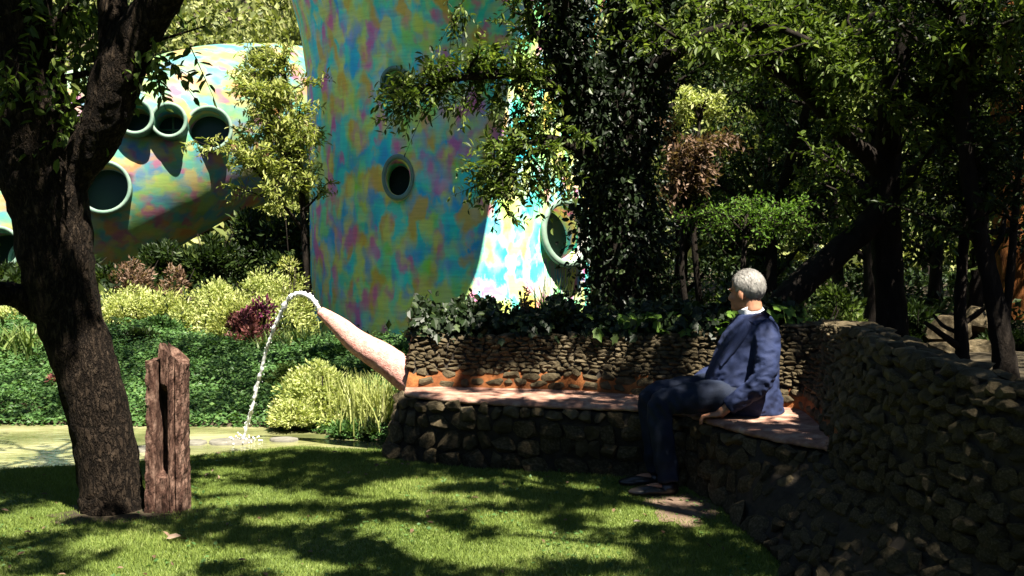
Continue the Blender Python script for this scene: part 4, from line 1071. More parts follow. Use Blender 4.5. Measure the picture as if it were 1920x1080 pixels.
# ivy-clad tree in the middle
def wpts(rows): return [Vector((x, y, z)) for x, y, z, r in rows], [r for *_, r in rows]
C0 = px_limb([(1178, 690, 9.3, 66), (1172, 600, 9.3, 58), (1165, 480, 9.3, 54), (1160, 360, 9.3, 52), (1172, 240, 9.3, 46), (1190, 120, 9.3, 40), (1205, 0, 9.3, 36), (1215, -160, 9.3, 30), (1240, -420, 9.4, 20), (1270, -700, 9.5, 10)])
C1 = px_limb([(1158, 400, 9.3, 34), (1120, 300, 9.2, 34), (1086, 190, 9.1, 32), (1066, 90, 9.0, 30), (1058, -10, 9.0, 28), (1040, -160, 8.9, 22), (1000, -380, 8.8, 12)])
C2 = px_limb([(1078, 130, 9.1, 14), (1030, 90, 9.0, 11), (1000, 50, 8.9, 9), (985, -10, 8.8, 7), (960, -90, 8.7, 4)])
C3 = px_limb([(1092, 200, 9.1, 16), (1040, 165, 8.9, 12), (975, 140, 8.7, 10), (900, 142, 8.6, 8), (830, 152, 8.5, 6), (765, 180, 8.4, 3.5)])
C4 = px_limb([(1120, 310, 9.2, 14), (1060, 270, 8.9, 11), (1010, 262, 8.7, 8), (965, 290, 8.6, 5), (935, 320, 8.5, 3)])
C5 = px_limb([(1180, 180, 9.3, 20), (1250, 110, 9.0, 16), (1340, 60, 8.6, 12), (1440, 50, 8.2, 8), (1530, 80, 7.9, 4)])
C6 = None and px_limb([(1205, 20, 9.3, 22), (1150, -60, 8.6, 18), (1080, -120, 7.9, 13), (1000, -160, 7.3, 8), (940, -170, 6.9, 4)])
ext = shade_twigs(bank_lit, (-4.6, -1.4), (8.6, 11.6), (4.1, 5.8), 1250, 91, hand_twigs([(985, 205, 8.7, -.3, 0, -.4), (940, 190, 8.7, -.2, 0, -.3), (880, 170, 8.6, -.4, 0, -.3), (810, 170, 8.5, -.6, 0, -.2), (770, 185, 8.4, -.8, 0, -.3), (760, 175, 8.4, -.8, 0, .1), (960, 320, 8.6, -.4, 0, -.3), (1000, 300, 8.7, -.2, -.1, -.4), (1010, 215, 8.7, -.4, 0, -.3), (1030, 300, 8.7, -.2, -.1, -.6), (860, 15, 8.7, -.1, 0, -.8), (1000, 15, 8.7, -.2, 0, -.6), (1020, 120, 8.8, -.3, 0, -.4), (950, 335, 8.6, -.4, 0, -.1), (900, 145, 8.6, -.2, 0, .4), (850, 150, 8.5, -.3, 0, .5), (930, 130, 8.6, 0, 0, .5), (985, 140, 8.7, 0, 0, .5), (990, 170, 8.7, -.2, -.2, -.5), (1020, 240, 8.8, -.3, -.1, -.2), (1040, 200, 8.9, -.2, -.2, 0), (965, 310, 8.5, -.6, 0, .1), (1010, 330, 8.6, -.2, 0, -.4), (1050, 330, 8.8, 0, -.3, -.5)], 13, .26))
C7 = wpts([(1.12, 9.3, 3.9, .11), (.6, 9.0, 4.5, .09), (0, 8.6, 4.9, .07), (-.8, 8.2, 5.0, .05), (-1.7, 7.8, 5.1, .03)])
ivy_tree = make_tree('tall dark tree with ivy clad trunk rising behind the bench wall', pix(1175, 660, 9.3), [C0, C1, C2, C3, C4, C5, C7], M['bark_dark'],
                     [((0, 1), 34, 1.1, 14, .32, .5), ((2, 3), 22, .34, 9, .20, .25), ((4,), 16, .34, 9, .22, .3), ((5,), 15, .7, 20, .20, .25), ], M['lf_branch'], .068, 9, 42, extra=ext, nseg=12, name='ivy_clad_tree')
# ivy on its trunk
ri = np.random.default_rng(12); ivy = empty('climbing_ivy', pix(1175, 655, 9.3), 'dense dark ivy wrapped round the trunk behind the bench', 'ivy')
P0 = limb_points(C0[0][:8], 200); r0 = np.interp(np.linspace(0, 1, 200), [0, 1], [.27, .16]); P1 = limb_points(C1[0][:5], 200)
n = 19000; i0 = ri.integers(0, 200, n); pick = ri.uniform(0, 1, n) < .72
ctr = np.where(pick[:, None], P0[i0], P1[i0]); rad = np.where(pick, r0[i0] * (1 + .5 * np.sin(i0 * .11) * .5), .14) + np.abs(ri.normal(0, .075, n)) * (1 + .9 * (i0 < 60))
an = ri.uniform(0, 2 * np.pi, n); o = np.stack([np.cos(an), np.sin(an), ri.normal(0, .25, n)], -1)
link('foliage', leaf_mesh('foliage', ctr + o * rad[:, None], o * .5 + np.array([0, 0, -.8]) + ri.normal(0, .8, (n, 3)), o + ri.normal(0, .9, (n, 3)) + [0, 0, .4], .052 * ri.uniform(.5, 1.5, n), M['lf_ivy'], .6, tint=np.clip(ri.beta(1.3, 3, n) + .25 * np.sin(i0 * .35) * np.sin(an * 3 + i0 * .05), 0, 1)), ivy)
mb = MB()
for q in range(7):
    a0 = q * .9; tt = np.linspace(0, 1, 30); cc = limb_points(C0[0][:7], 30)
    add_tube(mb, cc + np.stack([np.cos(a0 + 2.5 * tt), np.sin(a0 + 2.5 * tt), 0 * tt], -1) * np.interp(tt, [0, 1], [.27, .19])[:, None], .012, 5)
mb.build('stem', M['bark_dark'], ivy)

# forked tree behind the bench's right end
D0 = px_limb([(1676, 700, 8.7, 34), (1672, 600, 8.7, 29), (1664, 480, 8.7, 27), (1660, 380, 8.7, 27), (1664, 280, 8.7, 25), (1676, 160, 8.6, 24), (1690, 20, 8.5, 22), (1700, -160, 8.4, 17), (1710, -420, 8.3, 10)])
D1 = px_limb([(1408, 690, 8.5, 30), (1440, 600, 8.5, 28), (1500, 535, 8.55, 26), (1570, 475, 8.6, 25), (1630, 420, 8.65, 24), (1662, 365, 8.7, 22)])
D2 = px_limb([(1662, 330, 8.7, 20), (1620, 285, 8.6, 17), (1570, 245, 8.5, 15), (1535, 200, 8.4, 13), (1490, 160, 8.3, 10), (1420, 110, 8.2, 6)])
D3 = px_limb([(1575, 250, 8.5, 11), (1560, 205, 8.5, 10), (1562, 150, 8.4, 8), (1600, 80, 8.3, 6), (1640, 20, 8.2, 4)])
D4 = px_limb([(1664, 240, 8.7, 18), (1720, 190, 8.3, 15), (1790, 120, 7.9, 12), (1860, 60, 7.5, 8), (1930, 30, 7.2, 4)])
D5 = None and px_limb([(1690, 0, 8.5, 18), (1640, -90, 7.8, 16), (1560, -170, 7.0, 12), (1450, -220, 6.3, 8), (1340, -240, 5.8, 4)])
ext = hand_twigs([(1600, 120, 7.9, -.1, -.4, -.2), (1590, 150, 7.9, .1, -.4, -.3), (1620, 170, 7.9, .1, -.4, -.3), (1560, 90, 7.9, -.2, -.4, .1), (1680, 215, 8.0, .3, -.4, -.4), (1640, 100, 7.9, .2, -.3, 0), (1890, 60, 7.2, 0, -.2, -.4), (1660, 190, 8.0, .3, -.4, -.3)], 9, .2)
fork_tree = make_tree('dark forked tree with a leaning bough behind the seated man', pix(1674, 690, 8.7), [D0, D1, D2, D3, D4], M['bark_dark'],
                      [((0,), 16, .9, 12, .3, .35), ((2, 3), 22, .6, 17, .19, .3), ((4,), 18, .7, 18, .20, .3), ((1,), 6, .35, 6, .2, .5)], M['lf_branch'], .074, 9, 52, extra=ext, nseg=12, name='forked_tree')
# slimmer trees over the wall on the right
E0 = px_limb([(1890, 760, 7.9, 26), (1884, 680, 7.9, 22), (1872, 600, 7.9, 20), (1856, 520, 7.9, 17), (1838, 440, 7.9, 16), (1815, 320, 7.9, 15), (1800, 160, 7.8, 14), (1795, -20, 7.7, 12), (1800, -300, 7.6, 7)])
E1 = px_limb([(1880, 640, 7.9, 9), (1892, 540, 7.9, 8), (1900, 440, 7.85, 7), (1910, 320, 7.8, 6), (1925, 180, 7.7, 4)])
slim1 = make_tree('slim dark tree splitting low in a narrow fork above the far stone wall end', pix(1888, 730, 7.9), [E0, E1], M['bark_dark'], [((0,), 24, .8, 13, .28, .4), ((1,), 14, .5, 9, .25, .4)], M['lf_dark'], .066, 9, 62, extra=shade_twigs(lambda x, y: False, (2.4, 9.5), (7.6, 17.5), (4.8, 6.8), 8500, 95), nseg=10, name='slim_tree')  # crown includes unseen twigs added overhead to darken the wood
G0 = px_limb([(1806, 720, 8.4, 15), (1803, 640, 8.4, 13), (1800, 570, 8.4, 11), (1806, 470, 8.4, 10), (1818, 360, 8.4, 9), (1824, 200, 8.3, 7), (1830, 0, 8.2, 5)])
G1 = px_limb([(1802, 655, 8.4, 7), (1770, 630, 8.3, 6), (1735, 605, 8.2, 4)]); G2 = px_limb([(1801, 610, 8.4, 6), (1830, 590, 8.4, 5), (1862, 565, 8.3, 3)]); G3 = px_limb([(1803, 625, 8.4, 5), (1770, 612, 8.5, 4), (1750, 590, 8.6, 2.5)])
slim2 = make_tree('thin trunk with bare crooked side branches in front of the pale rocks', pix(1806, 700, 8.4), [G0, G1, G2, G3], M['bark_dark'], [((0,), 30, .7, 12, .26, .55)], M['lf_dark'], .062, 9, 63, nseg=8, name='slim_tree')
H0 = wpts([(6.22, 13.2, .3, .27), (6.2, 13.2, 1.2, .24), (6.15, 13.2, 2.4, .22), (6.1, 13.2, 4, .2), (6.1, 13.2, 7, .12)])
redtree = make_tree('broad trunk with peeling orange red bark deep in the shade', (6.2, 13.2, .45), [H0], M['bark_red'], [((0,), 30, 1.2, 12, .3, .6)], M['lf_dark'], .07, 8, 64, nseg=16, name='red_bark_tree')

# unseen tree added beside the lawn for its dappled shade
K0 = wpts([(4.3, 1.6, .2, .24), (4.25, 1.7, 1.8, .2), (4.1, 2.0, 3.6, .18), (3.9, 2.4, 5.2, .14), (3.7, 2.8, 7.0, .07)])
K1 = wpts([(4.1, 2.0, 3.5, .12), (3.2, 2.7, 4.5, .09), (2.3, 3.5, 5.2, .06), (1.4, 4.2, 5.6, .03)])
K2 = wpts([(4.05, 2.1, 3.8, .11), (4.0, 3.3, 4.8, .09), (3.7, 4.5, 5.5, .06), (3.2, 5.4, 5.9, .03)])
K3 = wpts([(4.2, 1.8, 3.0, .10), (4.7, 2.9, 4.4, .08), (5.1, 4.2, 5.3, .05), (5.3, 5.3, 5.8, .03)])
K4 = wpts([(3.95, 2.3, 5.0, .08), (2.9, 2.2, 6.2, .06), (1.9, 2.3, 6.9, .03)])
shade1 = make_tree('tall leafy tree added unseen outside the stone wall to shade the lawn', (4.3, 1.6, .1), [K0, K1, K2, K3, K4], M['bark_dark'], [((0,), 10, .6, 4, .3, .7)], M['lf_mid'], .095, 9, 71, extra=shade_twigs(lawn_lit, (-1.5, 3.2), (2.2, 8.4), (3.9, 6.5), 5200, 93, shade_twigs(lawn_lit, (-4.5, 3.8), (-1, 8), (6.5, 8.5), 5200, 94)), nseg=10, name='shade_tree')
# sapling between serpent house and tower
Q0 = px_limb([(583, 580, 14.6, 7), (572, 470, 14.6, 6), (566, 360, 14.6, 5), (556, 270, 14.6, 4.5), (542, 180, 14.6, 3.5), (530, 120, 14.6, 2)])
Q1 = px_limb([(566, 380, 14.6, 4), (548, 300, 14.4, 3), (520, 240, 14.3, 2.4), (490, 190, 14.2, 1.6)]); Q2 = px_limb([(568, 430, 14.6, 4), (520, 370, 14.2, 3), (480, 320, 14.1, 2.4), (440, 280, 14.0, 1.5)]); Q3 = px_limb([(560, 300, 14.6, 3), (520, 200, 14.5, 2.2), (500, 140, 14.5, 1.4)])
sap = make_tree('slender sapling with pale sunlit leaves against the serpent house', pix(583, 585, 14.6), [Q0, Q1, Q2, Q3], M['bark_dark'], [((0,), 26, .5, 12, .24, .3), ((1, 2, 3), 60, .5, 12, .24, .25)], M['lf_bright'], .085, 8, 81, nseg=7, name='sapling', droop=.35, width=.36)


# ------------------------------------------------------------------ shrubs, bank plants
def zx(px, d): return (px - 960) / FPX * d
def shrub(label, px, d, wpx, top, m, leaf, n, seed, K=26, group=None, name='shrub', dz=0.0, width=.42, up=.35, stems=5, depth=.8, base=None):
    x = zx(px, d); z = float(height(x, d)) + dz if base is None else base; h = max(.12, pix(px, top, d).z - z); w = wpx / FPX * d; rng = np.random.default_rng(seed)
    t = empty(name, (x, d, z), label, 'shrub', group); cr = .22 * (w * h) ** .5 + .03
    p, dd, nr, L, tint = blob(rng, K, n, (w * .88, w * depth, h * .86), cr, leaf, up)
    link('foliage', leaf_mesh('foliage', p, dd, nr, L, m, width, 'diamond', rng, tint), t, world=False)
    mb = MB()
    for q in range(stems):
        e = rng.normal(0, .4, 2) * w; add_tube(mb, [(e[0] * .15, e[1] * .15, -.05), (e[0] * .6, e[1] * .6, h * .4), (e[0], e[1], h * .8)], [.012, .009, .004], 5)
    mb.build('stem', M['bark_dark'], t, world=False)
    return t


def strap_plant(label, px, d, hpx, m, n, seed, width=.018, spread=.5, group=None, base_r=.10, base=None, name='strap_leaf_plant', cat='plant'):
    x = zx(px, d); z = float(height(x, d)) if base is None else base; rng = np.random.default_rng(seed)
    V, F, tint = strap(rng, n, hpx / FPX * d, width, spread, 4, base_r)
    t = empty(name, (x, d, z - .01), label, cat, group); nl = len(V) // 10
    link('foliage', mesh_np('foliage', V, F, m, False, tint), t, world=False); return t


GB = 'sunlit shrubs along the top of the bank'
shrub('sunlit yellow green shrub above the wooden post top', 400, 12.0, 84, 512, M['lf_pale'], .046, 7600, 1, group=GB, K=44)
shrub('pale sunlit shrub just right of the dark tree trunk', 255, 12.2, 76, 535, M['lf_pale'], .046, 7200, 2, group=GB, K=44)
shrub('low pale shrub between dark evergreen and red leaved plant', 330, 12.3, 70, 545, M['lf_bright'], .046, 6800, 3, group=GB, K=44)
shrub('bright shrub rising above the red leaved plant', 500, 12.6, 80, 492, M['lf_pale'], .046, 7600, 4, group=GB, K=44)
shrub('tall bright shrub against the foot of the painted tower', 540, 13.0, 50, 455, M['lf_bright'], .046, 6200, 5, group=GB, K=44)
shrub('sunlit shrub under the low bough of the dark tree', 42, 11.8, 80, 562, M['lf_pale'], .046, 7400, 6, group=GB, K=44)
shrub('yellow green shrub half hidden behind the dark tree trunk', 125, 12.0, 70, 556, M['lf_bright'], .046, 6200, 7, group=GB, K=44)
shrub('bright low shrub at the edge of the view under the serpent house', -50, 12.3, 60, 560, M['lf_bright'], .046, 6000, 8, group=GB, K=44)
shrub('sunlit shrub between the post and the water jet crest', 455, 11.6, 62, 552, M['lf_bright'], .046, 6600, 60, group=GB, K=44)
GD = 'dark evergreen shrubs on the bank'
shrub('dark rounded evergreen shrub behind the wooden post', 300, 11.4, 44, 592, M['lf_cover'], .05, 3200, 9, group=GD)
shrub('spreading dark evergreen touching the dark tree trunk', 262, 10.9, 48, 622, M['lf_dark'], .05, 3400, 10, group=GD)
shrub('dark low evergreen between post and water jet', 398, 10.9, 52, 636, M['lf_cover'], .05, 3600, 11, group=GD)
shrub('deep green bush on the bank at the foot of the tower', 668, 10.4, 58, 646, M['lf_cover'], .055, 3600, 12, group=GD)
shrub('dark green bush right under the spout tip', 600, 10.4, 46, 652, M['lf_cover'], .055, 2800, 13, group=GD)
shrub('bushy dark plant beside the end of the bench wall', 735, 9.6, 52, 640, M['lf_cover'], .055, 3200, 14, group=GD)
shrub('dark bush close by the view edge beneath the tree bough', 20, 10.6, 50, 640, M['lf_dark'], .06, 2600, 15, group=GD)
shrub('magenta leaved shrub glowing behind the water jet', 478, 11.3, 42, 552, M['lf_magenta'], .06, 1700, 16, K=14)
shrub('dusty red shrub below the magenta leaved one', 452, 11.1, 44, 572, M['lf_red'], .055, 1700, 17, K=14)
shrub('small red leaved shrub beside the dark tree trunk', 108, 9.6, 30, 690, M['lf_red'], .045, 1300, 18, K=10)
shrub('dark cushion of leaves above the red shrubs', 494, 12.1, 40, 534, M['lf_dark'], .06, 2200, 19, K=14)
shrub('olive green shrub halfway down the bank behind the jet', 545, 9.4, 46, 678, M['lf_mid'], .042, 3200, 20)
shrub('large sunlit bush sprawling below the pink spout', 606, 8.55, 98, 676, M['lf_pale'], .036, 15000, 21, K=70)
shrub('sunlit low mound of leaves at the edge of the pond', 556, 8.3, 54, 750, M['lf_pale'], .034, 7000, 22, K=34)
shrub('dark leafy clump at the pond edge against the bench end', 706, 7.96, 34, 792, M['lf_dark'], .05, 1500, 23, K=12, base=-.03)
shrub('dark leafy clump under the sunlit mound by the pond', 645, 8.0, 26, 796, M['lf_cover'], .045, 1100, 24, K=10, base=-.03)
strap_plant('tall bright grassy stems between spout and bench end', 705, 8.12, 112, M['lf_strap_pale'], 330, 25, .009, .40, base_r=.10)
strap_plant('sunlit grassy stems standing under the middle of the spout', 668, 8.3, 100, M['lf_strap_pale'], 150, 26, .009, .40, base_r=.12)
GS = 'strap leaved plants on the bank'
strap_plant('green strap leaved clump left of the tower foot', 556, 11.0, 56, M['lf_strap'], 150, 27, .026, .5, GS, .16)
strap_plant('green strap leaved clump under the red shrub', 505, 11.0, 50, M['lf_strap'], 130, 28, .024, .55, GS, .16)
strap_plant('strap leaved clump below the low bough of the dark tree', 45, 10.4, 70, M['lf_strap'], 150, 29, .026, .6, GS, .16)
strap_plant('bright strap leaves high against the shade under the serpent house', 530, 14.2, 75, M['lf_strap_pale'], 130, 30, .028, .6, GS, .2)
strap_plant('pale strap leaves in the shade behind the post', 265, 13.6, 60, M['lf_strap_pale'], 90, 33, .026, .7, GS, .2)
strap_plant('strap leaved clump halfway along the top of the bank', 440, 11.3, 48, M['lf_strap'], 120, 34, .024, .55, GS, .2)
GU = 'dark bushes in the shade under the serpent house'
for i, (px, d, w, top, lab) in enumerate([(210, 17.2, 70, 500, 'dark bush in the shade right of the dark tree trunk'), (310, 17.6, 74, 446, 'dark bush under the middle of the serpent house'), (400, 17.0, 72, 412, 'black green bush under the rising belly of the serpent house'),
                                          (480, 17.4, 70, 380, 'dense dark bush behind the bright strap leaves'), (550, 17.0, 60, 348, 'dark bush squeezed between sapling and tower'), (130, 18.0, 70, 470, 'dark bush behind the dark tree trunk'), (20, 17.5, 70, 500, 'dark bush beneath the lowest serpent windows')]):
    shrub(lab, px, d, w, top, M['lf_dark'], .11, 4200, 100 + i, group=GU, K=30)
shrub('dry brown twiggy bush in the shade under the serpent house', 250, 15.8, 40, 470, M['lf_brown'], .07, 1100, 120, K=20)
shrub('pale dry bush under the belly of the serpent house', 330, 15.5, 34, 488, M['lf_brown'], .07, 700, 121, K=16)
# low ivy-like cover over the bank
n = 150000; rng = np.random.default_rng(9); cx = rng.uniform(-6.4, .3, n); cy = bank_edge(cx) - .05 + (rng.uniform(0, 1, n) ** .9) * 2.9
q_ = 32000; cx[:q_] = rng.uniform(-3.0, .3, q_); cy[:q_] = rng.uniform(10.2, 15.2, q_)
P = np.stack([cx, cy, height(cx, cy) + .01 + np.abs(rng.normal(0, .05, n)) * sst(-.1, .4, cy - bank_edge(cx)) + .06 * (np.sin(cx * 5 + 2 * np.sin(cy * 4)) * .5 + .5) * sst(0, .3, cy - bank_edge(cx))], -1)
nr = rng.normal(0, .45, (n, 3)); nr[:, 2] += 1; nr[:, 1] -= .3; d = rvec(n, rng); d[:, 2] = d[:, 2] * .3 + .1
tag(link('bank_ground_cover', leaf_mesh('bank_ground_cover', P, d, nr, (.040 * rng.uniform(.6, 1.3, n)), M['lf_cover'], .62, 'diamond', rng)), kind='stuff')
# undergrowth over the far ground, so that no bare earth shows
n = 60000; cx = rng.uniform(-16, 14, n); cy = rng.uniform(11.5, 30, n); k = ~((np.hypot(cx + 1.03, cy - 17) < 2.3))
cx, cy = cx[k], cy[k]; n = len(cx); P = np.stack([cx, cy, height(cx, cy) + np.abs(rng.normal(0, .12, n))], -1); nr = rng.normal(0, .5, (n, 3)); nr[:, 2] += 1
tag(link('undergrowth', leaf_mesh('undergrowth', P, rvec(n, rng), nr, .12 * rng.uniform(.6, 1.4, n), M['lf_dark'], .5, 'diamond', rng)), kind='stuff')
n = 50000; cx = rng.uniform(-36, 30, n); cy = rng.uniform(25, 62, n); P = np.stack([cx, cy, height(cx, cy) + np.abs(rng.normal(0, .35, n))], -1); nr = rng.normal(0, .5, (n, 3)); nr[:, 2] += .8; nr[:, 1] -= .4
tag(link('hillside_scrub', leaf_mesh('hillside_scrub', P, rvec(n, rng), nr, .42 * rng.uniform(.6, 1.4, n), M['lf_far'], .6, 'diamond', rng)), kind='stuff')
# weeds by the lawn and the foot of the trunk
# ------------------------------------------------------------------ plants along the top of the bench wall
def lobed(seed):
    rng = np.random.default_rng(seed); a = np.linspace(-2.6, 2.6, 11); r = np.array([.30, .52, .40, .70, .52, 1.0, .52, .70, .40, .52, .30]) * rng.uniform(.9, 1.1, 11)
    V = np.stack([np.sin(a) * r * .55, np.cos(a) * r * .55 + .3, -.10 * np.abs(np.sin(a)) * r], -1); V = np.vstack([[[0, 0, 0]], V]); j = np.arange(1, 11)
    return V, np.stack([np.zeros(10, int), j, j + 1], -1)
LVS = []
for i in range(6):
    V, F = lobed(i)
    LVS.append({k: mesh_np('leaf', V, F, M[k], False, np.full(10, .25 + .13 * i)) for k in ('lf_vine', 'lf_ivy', 'lf_mid')})
def leaf_parts(parent, pts, size, key, rng):
    inv = Matrix.Translation(parent.location).inverted()
    for p in pts:
        nrm = unit(np.array([.25, -.75, .75]) + rng.normal(0, .35, 3)); up = unit(np.array([0, -.3, -1.]) + rng.normal(0, .5, 3)); up = unit(up - nrm * np.dot(up, nrm)); sx = np.cross(up, nrm); s = size * rng.uniform(.65, 1.25)
        o = bpy.data.objects.new('leaf', LVS[int(rng.integers(0, 6))][key]); COL.objects.link(o); o.parent = parent; o.matrix_parent_inverse = inv
        o.matrix_basis = Matrix(((sx[0] * s, up[0] * s, nrm[0] * s, p[0]), (sx[1] * s, up[1] * s, nrm[1] * s, p[1]), (sx[2] * s, up[2] * s, nrm[2] * s, p[2]), (0, 0, 0, 1)))
def crest(k, o=.1): k = int(k); return np.array([*(T_[k] + outn[k] * o), ZT[k]])
rv = np.random.default_rng(41)
wi_ = empty('wall_ivy', (.2, 7.5, .75), 'bank of dark ivy growing along the top of the bench wall', 'ivy')
n = 13000; kk = rv.uniform(38, 172, n); P = np.array([crest(k, .0) for k in kk]) + np.stack([rv.normal(0, .03, n), rv.uniform(.06, .85, n), np.abs(rv.normal(0, .12, n)) + .0], -1)
hb = .10 + .10 * (np.sin(kk * .21) * .5 + .5) + .06 * np.sin(kk * .53); P[:, 2] = ZT[kk.astype(int)] - .03 + rv.uniform(0, 1, n) ** .8 * (hb + .07 * (P[:, 1] - 7.3).clip(0, 1)) * .92
nr = rv.normal(0, .45, (n, 3)) + [.1, -.5, .8]; link('foliage', leaf_mesh('foliage', P, rv.normal(0, .7, (n, 3)) + [0, -.4, -.3], nr, .058 * rv.uniform(.55, 1.3, n), M['lf_ivy'], .8), wi_)
pts = [crest(k, .02) + np.array([rv.normal(0, .02), rv.normal(-.02, .03), rv.uniform(.0, .14)]) for k in rv.uniform(40, 150, 120)]
leaf_parts(wi_, pts, .085, 'lf_ivy', rv)
vn = empty('broadleaf_vine', (.95, 7.2, .85), 'vine with broad mid green leaves on the wall top in front of the dark trunk', 'vine')
pts = [crest(k, .05) + np.array([rv.normal(0, .03), rv.normal(0, .05), rv.uniform(.0, .16)]) for k in rv.uniform(104, 168, 70)]
leaf_parts(vn, pts, .12, 'lf_vine', rv)
mb = MB(); add_tube(mb, [crest(k, .1) + [0, 0, .04 + .03 * math.sin(k)] for k in np.linspace(104, 168, 20)], .008, 5); mb.build('stem', M['bark_dark'], vn)
v2 = empty('broadleaf_vine', crest(172, .15), 'sunlit vine with bright leaves on the wall top behind the man', 'vine')
pts = [np.array(pix(rv.uniform(1462, 1522), rv.uniform(592, 622), 6.62)) + rv.normal(0, .035, 3) for _ in range(30)]
leaf_parts(v2, pts, .095, 'lf_vine', rv)
mb = MB(); add_tube(mb, [pix(1460, 625, 6.6), pix(1485, 608, 6.62), pix(1520, 618, 6.6)], .006, 5); mb.build('stem', M['bark_dark'], v2)
GT = 'tufts standing in the ivy on the wall top'
strap_plant('arching strap leaves on the wall top before the big round window', 1058, 7.75, 80, M['lf_strap'], 46, 90, .020, .8, GT, .06, .80)
strap_plant('upright grass tuft on the wall top close to the ivy clad trunk', 1030, 8.0, 105, M['lf_strap'], 60, 91, .012, .35, GT, .08, .78)
for i, (px, h, lab) in enumerate([(893, 70, 'thin twiggy plant with sparse leaves on the wall top against the tower'), (985, 76, 'thin twiggy plant with reddish tips on the wall top near the round window'), (940, 58, 'small sprig standing between two thin plants on the wall top')]):
    rng = np.random.default_rng(130 + i); x, d, z = zx(px, 7.7), 7.7, .80; t = empty('twiggy_plant', (x, d, z), lab, 'plant', GT); mb = MB(); A, D, Ln = [], [], []
    for q in range(7):
        e = np.array([rng.normal(0, .06), rng.normal(0, .06), h / FPX * d * rng.uniform(.7, 1.05)]); Q = np.array([[0, 0, 0], e * [.3, .3, .5], e]); add_tube(mb, Q, [.004, .003, .0015], 4)
        for s in np.linspace(.35, 1, 6): A.append(Q[0] * (1 - s) + e * s); D.append(rvec(1, rng)[0] + [0, 0, .3]); Ln.append(.035)
    mb.build('stem', M['bark_dark'], t, world=False); p, dd, nr, L, tw_ = sprays(np.array(A), np.array(D), np.array(Ln), 3, .034, rng)
    link('foliage', leaf_mesh('foliage', p, dd, nr, L, M['lf_ivy' if i != 1 else 'lf_brown'], .6, 'oval', rng), t, world=False)

# ------------------------------------------------------------------ wood behind: understory trees, far hillside
def under_proto(seed, m, h, n, leaf):
    rng = np.random.default_rng(seed); trunk = MB(); limbs = []
    P = np.array([[0, 0, -.2], [rng.normal(0, .1), rng.normal(0, .1), h * .35], [rng.normal(0, .25), rng.normal(0, .25), h * .7], [rng.normal(0, .3), rng.normal(0, .3), h]]); limbs.append((crom(P, 16), np.linspace(.10, .02, 16)))
    sc_, A, D, Ln = branch_out(rng, limbs, 34, h * .27, n // (34 * 8), .38, .12, .1)
    add_limbs(trunk, limbs + sc_, 6, .06, rng); p, d, nr, L, tw_ = sprays(A, D, Ln, 8, leaf, rng, .3)
    return trunk.mesh('trunk', [M['bark_dark']]), leaf_mesh('crown', p, d, nr, L, m, .46, 'diamond', rng)
UP = [under_proto(200, M['lf_dark'], 5.2, 9000, .095), under_proto(201, M['lf_dark'], 4.8, 9000, .095), under_proto(202, M['lf_branch'], 5.6, 9000, .10)]
GW = 'understory trees in the shade behind the bench'
US = [(1.95, 12.6, 0, 'understory tree close behind the ivy clad trunk'), (2.9, 11.8, 1, 'understory tree whose leaves hang over the man'), (3.9, 11.4, 0, 'dark understory tree behind the leaning bough'), (5.0, 11.6, 2, 'understory tree behind the forked trunk'),
      (6.2, 11.0, 0, 'dark understory tree behind the thin crooked trunk'), (7.4, 12.6, 1, 'understory tree at the far edge behind the orange barked trunk'), (4.4, 14.2, 2, 'taller understory tree deep behind the forked trunk'), (3.7, 15.6, 0, 'dark understory tree beyond the dry brown foliage'),
      (6.0, 15.2, 1, 'understory tree deep in the wood beyond the pale rocks'), (4.2, 17.5, 2, 'far understory tree seen through gaps over the man'), (8.6, 15.5, 0, 'dark understory tree deepest at the edge of the wood'), (5.2, 18.5, 0, 'far dark understory tree between the trunks'), (7.4, 19, 2, 'far understory tree behind the slim fork')]
def place(protos, name, x, y, v, label, group, s, rz, cat='tree'):
    t = empty(name, (x, y, float(height(x, y)) - .05), label, cat, group); t.scale = (s, s, s); t.rotation_euler = (0, 0, rz)
    link('trunk', protos[v][0], t, world=False); link('crown', protos[v][1], t, world=False); return t
for i, (x, y, v, lab) in enumerate(US): place(UP, 'understory_tree', x, y, v, lab, GW, [1, .92, 1.1, .97, 1.05][i % 5], i * 1.7)
GR = 'low bushes behind the bench wall'
for i, (px, d, w, top, mm, lab) in enumerate([(1290, 10.6, 60, 560, 'lf_dark', 'dark bush behind the wall left of the man'), (1360, 11.0, 60, 540, 'lf_mid', 'bush with speckled light behind the man head'), (1500, 10.2, 70, 540, 'lf_dark', 'dark bush beneath the leaning bough'), (1580, 10.6, 60, 520, 'lf_mid', 'glossy green bush between leaning bough and forked trunk'),
                                              (1720, 10.8, 60, 560, 'lf_dark', 'dark bush right behind the forked trunk'), (1900, 10.4, 60, 640, 'lf_dark', 'low dark bush behind the slim fork'), (1230, 11.2, 60, 540, 'lf_dark', 'dark bush close against the ivy clad trunk'), (1440, 12.5, 60, 470, 'lf_mid', 'taller green bush seen over the man shoulder'), (1130, 11.5, 60, 540, 'lf_dark', 'dark bush between round window and ivy clad trunk')]):
    shrub(lab, px, d, w, top, M[mm], .07, 3400, 300 + i, group=GR, K=30)
